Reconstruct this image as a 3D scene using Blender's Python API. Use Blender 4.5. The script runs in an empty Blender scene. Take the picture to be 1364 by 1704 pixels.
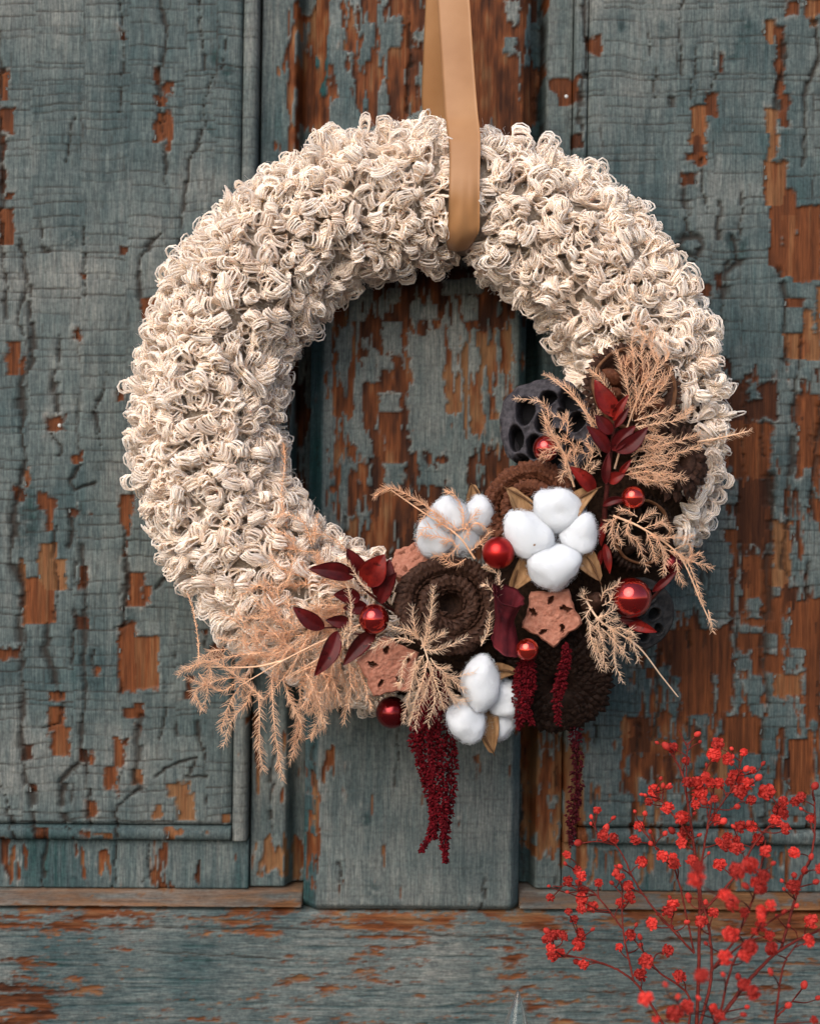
import bpy, math, random
import numpy as np
from mathutils import Vector, Matrix, Euler

random.seed(7)
RNG = np.random.default_rng(11)
S = 0.0004            # metres per photograph pixel in the plane of the wreath
D = 2750.0            # camera distance to that plane, in pixels
YREF = -0.06          # world Y of that plane; the door face is at Y = 0
sc = bpy.context.scene

# ------------------------------------------------------------------ camera, world, sun, exposure
cam_d = bpy.data.cameras.new("camera")
cam = bpy.data.objects.new("camera", cam_d)
sc.collection.objects.link(cam)
cam.location = (0, YREF - D * S, 0)
cam.rotation_euler = (math.radians(90), 0, 0)
cam_d.sensor_fit = 'HORIZONTAL'
cam_d.sensor_width = 24
cam_d.lens = 24 * D / 1364.0
cam_d.clip_start = 0.02
cam_d.clip_end = 50
cam_d.dof.use_dof = True
cam_d.dof.focus_distance = (D - 105) * S
cam_d.dof.aperture_fstop = 4.8
sc.camera = cam

SUN_EL, SUN_AZ = 36.0, 26.0      # the sun stands behind the camera, to its left
w = bpy.data.worlds.new("World"); sc.world = w; w.use_nodes = True
nt = w.node_tree
sky = nt.nodes.new("ShaderNodeTexSky"); sky.sky_type = 'NISHITA'; sky.sun_disc = False
sky.sun_elevation = math.radians(SUN_EL); sky.sun_rotation = math.radians(180 + SUN_AZ)
sky.air_density = 1.0; sky.dust_density = 1.6; sky.ozone_density = 1.0
bg = nt.nodes["Background"]; bg.inputs[1].default_value = 0.095
nt.links.new(sky.outputs[0], bg.inputs[0])
sd = bpy.data.lights.new("sun", 'SUN'); sd.energy = 1.35; sd.angle = math.radians(55); sd.color = (1.0, 0.93, 0.84)
sun = bpy.data.objects.new("sun", sd); sc.collection.objects.link(sun)
e, a = math.radians(SUN_EL), math.radians(SUN_AZ)
sdir = Vector((-math.sin(a) * math.cos(e), -math.cos(a) * math.cos(e), math.sin(e)))
sun.rotation_euler = sdir.to_track_quat('Z', 'Y').to_euler()
sun.location = sdir * 3
sc.view_settings.view_transform = 'Standard'
sc.view_settings.look = 'None'
sc.view_settings.exposure = 1.0
sc.view_settings.gamma = 1.0
sc.render.engine = 'CYCLES'
sc.cycles.max_bounces = 10
sc.cycles.diffuse_bounces = 7
sc.cycles.glossy_bounces = 4
sc.cycles.transparent_max_bounces = 8

# ------------------------------------------------------------------ numpy helpers
def smooth(a, b, x):
    t = np.clip((x - a) / (b - a), 0, 1); return t * t * (3 - 2 * t)
def _h(ix, iy, seed):
    n = (ix.astype(np.int64) * 374761393 + iy.astype(np.int64) * 668265263 + seed * 1442695041) & 0x7fffffff
    n = ((n ^ (n >> 13)) * 1274126177) & 0x7fffffff
    n = n ^ (n >> 16)
    return (n & 0xffff) / 65535.0
def vn(x, y, seed=0):
    x = np.asarray(x, float); y = np.asarray(y, float)
    x, y = np.broadcast_arrays(x, y)
    ix = np.floor(x); iy = np.floor(y); fx = x - ix; fy = y - iy
    fx = fx * fx * (3 - 2 * fx); fy = fy * fy * (3 - 2 * fy)
    ix = ix.astype(np.int64); iy = iy.astype(np.int64)
    a = _h(ix, iy, seed); b = _h(ix + 1, iy, seed); c = _h(ix, iy + 1, seed); d = _h(ix + 1, iy + 1, seed)
    return (a * (1 - fx) + b * fx) * (1 - fy) + (c * (1 - fx) + d * fx) * fy
def fbm(x, y, seed=0, o=4):
    s = 0; amp = 0.5; t = 0
    for i in range(o):
        s = s + amp * vn(x * 2 ** i + 17.3 * i, y * 2 ** i + 9.1 * i, seed + i * 31); t += amp; amp *= 0.55
    return s / t
def nrm(v): return v / np.maximum(np.linalg.norm(v, axis=-1, keepdims=True), 1e-9)

def mesh_np(name, V, faces, smooth_f=True, attrs=None):
    """V (n,3); faces: list of (m,k) index arrays"""
    me = bpy.data.meshes.new(name)
    V = np.asarray(V, np.float32)
    me.vertices.add(len(V)); me.vertices.foreach_set('co', V.ravel())
    loops = np.concatenate([f.ravel() for f in faces]).astype(np.int32)
    tot = np.concatenate([np.full(len(f), f.shape[1]) for f in faces]).astype(np.int32)
    st = np.concatenate([[0], np.cumsum(tot)[:-1]]).astype(np.int32)
    me.loops.add(len(loops)); me.loops.foreach_set('vertex_index', loops)
    me.polygons.add(len(tot)); me.polygons.foreach_set('loop_start', st)
    try: me.polygons.foreach_set('loop_total', tot)
    except Exception: pass
    me.polygons.foreach_set('use_smooth', np.full(len(tot), bool(smooth_f)))
    me.update(calc_edges=True)
    if attrs:
        for k, v in attrs.items():
            at = me.attributes.new(k, 'FLOAT', 'POINT'); at.data.foreach_set('value', np.asarray(v, np.float32).ravel())
    return me

def link(name, me, mat=None, parent=None, loc=None, kind=None):
    o = bpy.data.objects.new(name, me); sc.collection.objects.link(o)
    if mat and not me.materials: me.materials.append(mat)
    if parent is not None: o.parent = parent
    if loc is not None: o.location = loc
    if kind: o['kind'] = kind
    return o
def tag(o, label=None, cat=None, group=None, kind=None):
    if label: o['label'] = label
    if cat: o['category'] = cat
    if group: o['group'] = group
    if kind: o['kind'] = kind
    return o

class Geo:
    """collects world-space geometry"""
    def __init__(s): s.V = []; s.F = {}; s.n = 0; s.A = {}
    def add(s, V, F, **attrs):
        V = np.asarray(V, float).reshape(-1, 3)
        for f in (F if isinstance(F, list) else [F]):
            f = np.asarray(f)
            s.F.setdefault(f.shape[1], []).append(f + s.n)
        s.V.append(V); s.n += len(V)
        for k, v in attrs.items():
            s.A.setdefault(k, []).append(np.broadcast_to(v, (len(V),)).astype(float))
        return s
    def obj(s, name, mat, parent=None, smooth_f=True, kind=None):
        V = np.concatenate(s.V)
        base = np.zeros(3)
        if parent is not None:
            p = parent
            while p is not None:
                base = base + np.array(p.location); p = p.parent
        loc = None
        if parent is None:
            base = V.mean(0); loc = base.copy()
        me = mesh_np(name, V - base, [np.concatenate(f) for f in s.F.values()], smooth_f,
                     {k: np.concatenate(v) for k, v in s.A.items()})
        return link(name, me, mat, parent, loc, kind)

def P(x, y, d=0.0):
    """photograph pixel and height above the wreath plane (pixels) -> world point"""
    x, y, d = np.broadcast_arrays(np.asarray(x, float), np.asarray(y, float), np.asarray(d, float))
    f = (D - d) / D
    return np.stack([(x - 682) * S * f, YREF - d * S, (852 - y) * S * f], -1)
def PP(a): a = np.asarray(a, float); return P(a[..., 0], a[..., 1], a[..., 2])
def frame(x, y, d, rx=0, ry=0, rz=0):
    """local pixels (x right, y up, z towards the viewer) -> world"""
    f = (D - d) / D * S
    R = np.array(Euler((math.radians(rx), math.radians(ry), math.radians(rz))).to_matrix())
    o = P(x, y, d)
    def g(L):
        L = np.asarray(L, float) @ R.T
        return o + np.stack([L[..., 0], -L[..., 2], L[..., 1]], -1) * f
    return g
def empty(name, x, y, d):
    o = bpy.data.objects.new(name, None); sc.collection.objects.link(o); o.location = P(x, y, d)
    o.empty_display_size = 0.01
    return o

def tubes(paths, radii, sides=3):
    """paths (N,K,3) radii (N,K) -> V, quads"""
    N, K, _ = paths.shape
    T = np.empty_like(paths); T[:, 1:-1] = paths[:, 2:] - paths[:, :-2]; T[:, 0] = paths[:, 1] - paths[:, 0]; T[:, -1] = paths[:, -1] - paths[:, -2]
    T = nrm(T)
    r = RNG.normal(size=(N, 3)); n = nrm(np.cross(T[:, 0], r))
    ang = np.arange(sides) * 2 * np.pi / sides
    V = np.empty((N, K, sides, 3))
    for k in range(K):
        n = nrm(n - (n * T[:, k]).sum(-1, keepdims=True) * T[:, k])
        b = np.cross(T[:, k], n)
        V[:, k] = paths[:, k, None] + radii[:, k, None, None] * (n[:, None] * np.cos(ang)[None, :, None] + b[:, None] * np.sin(ang)[None, :, None])
    i = np.arange(N)[:, None, None] * K * sides; k = np.arange(K - 1)[None, :, None] * sides; j = np.arange(sides)[None, None]
    j2 = (j + 1) % sides
    F = np.stack(np.broadcast_arrays(i + k + j, i + k + j2, i + k + sides + j2, i + k + sides + j), -1).reshape(-1, 4)
    return V.reshape(-1, 3), F
def catmull(pts, n):
    pts = np.asarray(pts, float)
    p = np.vstack([2 * pts[0] - pts[1], pts, 2 * pts[-1] - pts[-2]])
    m = len(pts) - 1
    t = np.linspace(0, m - 1e-6, n); i = t.astype(int); f = (t - i)[:, None]
    a, b, c, d = p[i], p[i + 1], p[i + 2], p[i + 3]
    return 0.5 * (2 * b + (c - a) * f + (2 * a - 5 * b + 4 * c - d) * f ** 2 + (3 * b - a - 3 * c + d) * f ** 3)
def grid_faces(nu, nv, wrap_u=False):
    """vertex index = v*nu+u"""
    u = np.arange(nu if wrap_u else nu - 1)[None]; v = np.arange(nv - 1)[:, None]
    u2 = (u + 1) % nu
    return np.stack(np.broadcast_arrays(v * nu + u, v * nu + u2, (v + 1) * nu + u2, (v + 1) * nu + u), -1).reshape(-1, 4)

# ------------------------------------------------------------------ materials
def mat(name):
    m = bpy.data.materials.new(name); m.use_nodes = True
    return m, m.node_tree, m.node_tree.nodes["Principled BSDF"]
def node(t, typ, **kw):
    n = t.nodes.new(typ)
    for k, v in kw.items(): setattr(n, k, v)
    return n
def ramp(t, fac, stops):
    r = t.nodes.new("ShaderNodeValToRGB")
    el = r.color_ramp.elements
    while len(el) < len(stops): el.new(0.5)
    for e_, (p, c) in zip(el, stops): e_.position = p; e_.color = (*c, 1)
    t.links.new(fac, r.inputs[0]); return r.outputs[0]
def noise(t, scale, detail=4, stretch=None, rough=0.6, coord='Object'):
    tc = t.nodes.new("ShaderNodeTexCoord"); out = tc.outputs[coord]
    if stretch:
        mp = t.nodes.new("ShaderNodeMapping"); mp.inputs['Scale'].default_value = stretch
        t.links.new(out, mp.inputs[0]); out = mp.outputs[0]
    n = t.nodes.new("ShaderNodeTexNoise"); n.inputs['Scale'].default_value = scale
    n.inputs['Detail'].default_value = detail; n.inputs['Roughness'].default_value = rough
    t.links.new(out, n.inputs['Vector']); return n.outputs[0]
def mixc(t, fac, a, b, typ='MIX'):
    m = t.nodes.new("ShaderNodeMix"); m.data_type = 'RGBA'; m.blend_type = typ
    for i, v in ((0, fac), (6, a), (7, b)):
        if hasattr(v, 'is_output') or isinstance(v, bpy.types.NodeSocket): t.links.new(v, m.inputs[i])
        elif i == 0: m.inputs[0].default_value = v
        else: m.inputs[i].default_value = (*v, 1)
    return m.outputs[2]
def bump(t, b, h, strength, dist):
    n = t.nodes.new("ShaderNodeBump"); n.inputs['Strength'].default_value = strength; n.inputs['Distance'].default_value = dist
    t.links.new(h, n.inputs['Height']); t.links.new(n.outputs[0], b.inputs['Normal']); return n
def attr(t, name):
    n = t.nodes.new("ShaderNodeAttribute"); n.attribute_name = name; return n.outputs['Fac']
def simple(name, c1, c2, scale=200, rough=0.7, bstr=0.4, bdist=0.0005, stretch=None, attrname=None, spec=0.1, sheen=0, transl=0):
    m, t, b = mat(name)
    n = noise(t, scale, 5, stretch)
    col = ramp(t, n, [(0.3, c1), (0.7, c2)])
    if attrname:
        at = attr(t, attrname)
        col = mixc(t, at, col, tuple(x * 0.5 for x in c1))  # hole mask darkens the colour, painting extra shade into the recesses
    t.links.new(col, b.inputs['Base Color'])
    b.inputs['Roughness'].default_value = rough
    b.inputs['Specular IOR Level'].default_value = spec
    if sheen: b.inputs['Sheen Weight'].default_value = sheen
    if bstr: bump(t, b, n, bstr, bdist)
    if transl:
        tr = t.nodes.new("ShaderNodeBsdfTranslucent"); t.links.new(col, tr.inputs[0])
        mx = t.nodes.new("ShaderNodeMixShader"); mx.inputs[0].default_value = transl
        t.links.new(b.outputs[0], mx.inputs[1]); t.links.new(tr.outputs[0], mx.inputs[2])
        t.links.new(mx.outputs[0], t.nodes["Material Output"].inputs[0])
    return m

def door_material(name, vertical=True):
    m, t, b = mat(name)
    st = (1, 1, 0.07) if vertical else (0.12, 1, 1)
    st2 = (1, 1, 0.03) if vertical else (0.05, 1, 1)
    grain = noise(t, 900, 6, st)
    grain2 = noise(t, 320, 5, st2, 0.65)
    blot = noise(t, 22, 5)
    fine = noise(t, 1600, 3)
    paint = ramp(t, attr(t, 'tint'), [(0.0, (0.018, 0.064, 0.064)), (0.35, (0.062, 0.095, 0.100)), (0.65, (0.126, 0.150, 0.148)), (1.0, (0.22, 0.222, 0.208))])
    paint = mixc(t, 0.55, paint, ramp(t, blot, [(0.3, (0.45, 0.5, 0.5)), (0.7, (1.0, 0.97, 0.93))]), 'MULTIPLY')
    paint = mixc(t, 0.85, paint, ramp(t, grain, [(0.30, (0.42, 0.45, 0.48)), (0.55, (1, 1, 1)), (0.72, (1.45, 1.42, 1.36))]), 'MULTIPLY')
    paint = mixc(t, 0.6, paint, ramp(t, noise(t, 420, 4), [(0.38, (0.62, 0.64, 0.66)), (0.6, (1.12, 1.12, 1.1))]), 'MULTIPLY')
    wood = ramp(t, attr(t, 'tone'), [(0.0, (0.026, 0.009, 0.005)), (0.35, (0.080, 0.026, 0.010)), (0.65, (0.185, 0.058, 0.019)), (1.0, (0.25, 0.130, 0.060))])
    wood = mixc(t, 0.6, wood, ramp(t, noise(t, 1100, 4, st), [(.35, (.5, .48, .46)), (.6, (1.1, 1.1, 1.1))]), 'MULTIPLY')
    wood = mixc(t, 0.8, wood, ramp(t, grain2, [(0.3, (0.28, 0.25, 0.24)), (0.68, (1.05, 1.0, 0.95))]), 'MULTIPLY')
    col = mixc(t, attr(t, 'bare'), paint, wood)
    dirt = t.nodes.new("ShaderNodeMath"); dirt.operation = 'MULTIPLY'; dirt.inputs[1].default_value = 0.85
    t.links.new(attr(t, 'crack'), dirt.inputs[0])
    col = mixc(t, dirt.outputs[0], col, (0.022, 0.014, 0.010))
    t.links.new(col, b.inputs['Base Color'])
    b.inputs['Roughness'].default_value = 0.7
    b.inputs['Specular IOR Level'].default_value = 0.16
    hs = t.nodes.new("ShaderNodeMath"); hs.operation = 'ADD'
    t.links.new(grain, hs.inputs[0]); t.links.new(fine, hs.inputs[1])
    bump(t, b, hs.outputs[0], 0.35, 0.0007)
    return m
M_DV = door_material("flaking_paint_vertical_grain", True)
M_DH = door_material("flaking_paint_horizontal_grain", False)

# ------------------------------------------------------------------ door
FD = (D + 150) / D
def uv2w(u, v, h):
    y = v + 0.006 * (u - 682 - 0.0145 * v); x = u - 0.0145 * y
    return np.stack([(x - 682) * S * FD, -h * S, (852 - y) * S * FD], -1)

BARE = [  # x0,y0,x1,y1,tone  in photograph pixels
(0,118,20,165,.6),(2,182,26,226,.5),(4,226,13,322,.4),(14,318,25,338,.5),(2,345,27,408,.6),(201,50,210,72,.3),(260,122,270,145,.5),(274,138,292,160,.5),
(260,165,280,182,.5),(261,190,289,238,.6),(276,238,290,261,.5),(145,388,157,397,.3),(139,455,147,472,.5),(198,412,220,427,.4),(240,497,261,532,.6),(125,550,136,560,.5),
(14,574,38,622,.55),(34,598,45,622,.5),(128,553,137,570,.6),(195,648,211,668,.6),(80,695,110,723,.45),(125,757,139,772,.55),(44,780,53,810,.8),(29,812,47,832,.5),
(65,818,84,850,.6),(80,835,95,878,.6),(202,827,222,873,.65),(213,870,221,890,.6),(208,905,216,925,.5),(117,845,132,858,.3),(150,848,158,856,.5),(67,905,100,985,.9),(95,930,115,985,.9),
(40,965,96,1035,.7),(36,925,46,970,.9),(215,950,240,1012,.6),(236,972,254,1000,.6),(136,945,146,978,.5),(200,1008,210,1016,.5),(200,1040,232,1148,.6),(228,1060,266,1145,.75),(0,1076,38,1092,.5),(158,1112,170,1130,.5),
(130,1022,150,1050,.25),(338,1045,348,1056,.5),(350,1068,372,1092,.6),(86,1147,110,1162,.6),(84,1176,108,1220,.7),(88,1215,120,1250,.7),(208,1178,242,1190,.55),(222,1166,242,1180,.5),(232,1205,240,1222,.5),
(190,1228,214,1270,.6),(178,1268,200,1305,.6),(200,1310,210,1322,.5),(137,1240,150,1262,.3),(148,1242,160,1267,.7),(42,1233,57,1262,.3),(52,1305,68,1320,.4),(145,1334,163,1362,.6),(226,1280,243,1305,.8),
(283,1300,318,1325,.95),(298,1320,326,1362,1.0),(258,1335,274,1356,.8),(308,1130,325,1160,.5),(60,1378,84,1394,.4),(368,1355,380,1366,.9),(140,1380,150,1392,.5),(160,1382,190,1392,.8),(280,1380,302,1392,.8),(340,1382,350,1390,.8),
(972,66,999,90,.5),(1191,92,1200,120,.4),(1272,32,1288,78,.85),(1288,50,1302,170,.5),(1304,0,1325,28,.5),(1336,0,1364,30,.8),(1348,28,1356,50,.9),(1170,158,1188,196,.5),(1145,178,1176,238,.75),(1148,215,1168,262,.4),(1138,255,1172,277,.6),
(1132,285,1140,315,.5),(1138,295,1155,315,.3),(1292,155,1312,218,.4),(1272,180,1290,268,.9),(1268,268,1306,345,.8),(1296,320,1320,365,.5),(1318,345,1364,470,.6),(1276,345,1300,450,.5),(1298,360,1320,458,.65),(1152,468,1168,500,.35),(1165,480,1178,498,.35),
(1302,500,1330,518,.45),(1330,522,1350,600,.9),(1355,480,1364,600,.8),(1188,456,1200,485,.3),
(914,130,964,152,.45),(930,150,965,172,.4),(950,222,968,252,.25),(1198,640,1290,700,.25),(1188,700,1280,800,.6),(1222,800,1280,905,.3),(1160,830,1184,850,.2),(1190,880,1222,915,.55),
(1300,560,1364,600,.8),(1322,660,1364,800,.6),(1215,905,1225,960,.6),(1235,930,1280,1040,.6),(1280,870,1310,980,.9),(1310,1000,1364,1080,.6),(1108,1040,1150,1130,.45),(1140,1040,1210,1120,.5),(1130,1110,1185,1190,.5),(1225,1050,1265,1120,.5),(1190,1030,1215,1180,.5),
(1040,1195,1080,1260,.35),(1200,1190,1262,1250,.55),(1310,1230,1345,1320,.6),(1335,1080,1364,1200,.55),(1268,990,1300,1120,.55),(1280,1120,1330,1160,.8),
]
NOBARE = [(837,20,861,48),(836,80,858,106),(636,540,668,592),(627,596,652,622),(632,652,668,690),(645,480,668,510),(735,470,800,498),(766,500,790,542),(700,512,730,530),(678,556,700,600),
(682,560,735,640),(688,600,733,660),(680,640,738,750),(640,770,674,812),(700,778,740,810),(744,740,776,850),(1184,780,1216,835),(1175,810,1200,900),(1130,850,1165,960),(1165,900,1212,1040),(1332,782,1350,830),(1244,640,1262,665),
(645,38,668,84),(686,60,706,80),(604,600,632,640),(1240,1000,1262,1030),(1265,1055,1290,1085),(1222,1085,1245,1118)]
CRACKS = [  # polylines x,y with half width
([(0,60),(5,110),(3,170),(8,300),(6,400),(12,470),(17,530)],2.2),([(38,400),(43,470),(36,545),(40,560)],2.2),([(50,480),(56,540),(58,600),(42,640),(40,720),(44,770),(35,830),(25,880),(24,940),(38,960),(36,1040),(44,1100),(38,1150),(38,1240),(46,1300),(58,1330),(58,1380)],2.6),
([(204,0),(205,60),(203,140),(206,190)],1.3),([(274,0),(277,80),(270,120),(272,200),(280,260),(277,310)],1.8),([(376,70),(366,120),(348,170),(340,230),(320,270),(305,370),(299,440)],1.6),([(268,390),(240,430),(232,465),(234,500)],1.8),([(144,380),(143,460),(146,500)],1.6),
([(71,370),(72,420),(80,420)],1.6),([(122,200),(122,260),(118,275)],1.2),([(333,0),(336,60),(342,120)],1.2),([(105,560),(104,600),(88,650)],1.8),([(97,650),(97,690)],1.8),([(182,620),(182,640),(160,690),(172,740)],1.3),([(90,723),(102,745),(100,760)],1.6),([(135,775),(122,800),(128,815),(160,805)],1.8),([(117,850),(122,890),(118,910)],1.8),
([(222,800),(222,830)],1.6),([(213,890),(212,960),(214,1040),(200,1045)],2.0),([(142,910),(143,1060),(148,1140),(140,1180),(138,1240),(148,1290),(150,1370)],2.4),([(92,875),(93,960),(94,1030)],1.4),([(82,1035),(82,1080),(96,1110),(100,1160)],1.8),([(2,1280),(12,1340),(30,1400)],1.5),
([(275,1120),(276,1180),(268,1230)],1.6),([(332,1200),(334,1230),(342,1250)],1.8),([(240,1190),(232,1230),(228,1290),(232,1310),(200,1340),(194,1390)],2.0),([(345,1290),(318,1290),(325,1260),(290,1270),(262,1290)],1.4),([(278,860),(278,960),(262,980)],1.4),([(160,1080),(162,1110)],1.4),([(74,1376),(74,1478)],1.7),([(188,1400),(190,1478)],1.2),([(244,1400),(244,1478)],.8),
([(130,1270),(108,1300),(108,1350),(118,1380)],1.8),([(104,1165),(100,1200),(74,1210)],1.2),
([(970,0),(971,90),(968,180),(968,250)],2.6),([(1075,60),(1077,95)],1.6),([(1087,110),(1091,165)],1.3),([(1130,0),(1130,30),(1128,130)],1.3),([(1172,0),(1171,20)],1.6),([(1188,80),(1187,150)],1.2),([(1152,75),(1153,130),(1148,170)],1.1),([(1115,160),(1118,180)],1.8),
([(1352,40),(1358,100),(1345,130),(1338,170),(1335,280)],1.8),([(1294,180),(1298,70)],2.4),([(1138,315),(1140,350),(1145,395)],2.4),([(1170,260),(1172,330),(1170,350)],1.6),([(1232,320),(1230,370),(1225,395)],1.6),([(1192,340),(1190,400)],2),([(1205,440),(1204,480),(1203,560)],2),([(1212,395),(1225,440),(1206,455)],2.4),([(1297,455),(1305,520),(1300,600)],2.8),
([(1328,560),(1318,650),(1312,760),(1305,860),(1303,940),(1310,960)],2.6),([(1276,790),(1278,900),(1274,1040),(1272,1140),(1265,1250),(1268,1380),(1264,1450)],2.8),([(1232,640),(1235,800)],1.4),([(1362,680),(1350,780),(1347,860)],1.8),([(1265,700),(1264,760)],1.4),
([(905,0),(897,160),(900,260)],2.4),([(682,0),(683,200)],1.4),([(740,400),(736,520)],1.5),([(870,1210),(872,1470)],1.0),([(663,1180),(662,1300)],1.3),([(455,1200),(448,1400)],1.2),([(1150,430),(1135,425),(1125,410),(1135,398),(1155,396),(1165,410),(1155,430),(1140,450)],2.6),([(1160,810),(1165,1000)],1.5),([(1094,1080),(1090,1160),(1085,1230)],1.4)]
GOUGE = [([(0,1540),(300,1535),(560,1540),(900,1556),(1364,1556)],1.4),([(120,1580),(260,1575),(500,1590)],1.0),([(880,1555),(1364,1560)],1.8),([(1000,1600),(1200,1612),(1364,1605)],1.0),([(330,1490),(560,1498),(860,1500)],.8),([(560,1620),(700,1618)],1.0),([(900,1640),(1100,1645)],1.0)]
SMUDGE = [(380,123,10),(352,222,7),(360,100,9),(186,100,8),(1102,55,12),(1032,50,8),(1215,95,9),(1225,70,9),(1240,45,8),(122,400,14),(50,850,22),(45,880,24),(350,1590,6),(555,1690,14),(710,1695,10),(735,1562,12),(622,1470,10),(720,1210,26),(640,1130,22),(1210,400,20),(1230,415,14),(218,1028,12),(108,1300,14),(610,1355,8),(600,345,10)]
SPECKLE = [  # regions where bare wood shows in streaks: x0,y0,x1,y1,amount,tone
(480,0,545,260,.50,.7),(545,0,620,200,.36,.6),(600,0,705,220,.52,.5),(787,-150,866,210,.95,.55),(610,440,870,545,.56,.35),(610,540,690,960,.64,.5),(730,540,860,770,.42,.8),(545,440,602,940,.38,.6),(600,750,870,960,.50,.25),
(470,600,520,900,.5,.4),(410,1180,520,1340,.36,.7),(425,1395,495,1465,.47,.85),(0,1400,420,1476,.36,.55),(530,1190,870,1500,.20,.6),(515,1250,545,1480,.45,.7),(875,1180,965,1420,.56,.85),(940,1200,1400,1400,.41,.65),(1120,1100,1400,1290,.40,.45),(960,1400,1364,1480,.36,.8),
(1200,600,1400,1100,.41,.38),(1130,880,1240,1200,.36,.35),(1040,1000,1140,1300,.45,.5)]

def seg_dist(x, y, pl):
    d = np.full(x.shape, 1e9)
    for (x0, y0), (x1, y1) in zip(pl[:-1], pl[1:]):
        dx, dy = x1 - x0, y1 - y0
        t = np.clip(((x - x0) * dx + (y - y0) * dy) / (dx * dx + dy * dy), 0, 1)
        d = np.minimum(d, np.hypot(x - x0 - t * dx, y - y0 - t * dy))
    return d
def cells1(c, edges, seed):
    i = np.clip(np.searchsorted(edges, c) - 1, 0, len(edges) - 2)
    a, b = edges[i], edges[i + 1]
    return i, np.minimum(c - a, b - c), (a + b) / 2, np.where(c - a < b - c, i, i + 1)
rs = np.random.default_rng(5)
ROWS = np.cumsum(np.concatenate([[-400], rs.uniform(8, 27, 160)]))
COLS = np.cumsum(np.concatenate([[-400], rs.uniform(26, 130, 40)]))
SUBC = np.cumsum(np.concatenate([[-400], rs.uniform(7, 20, 220)]))

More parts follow.
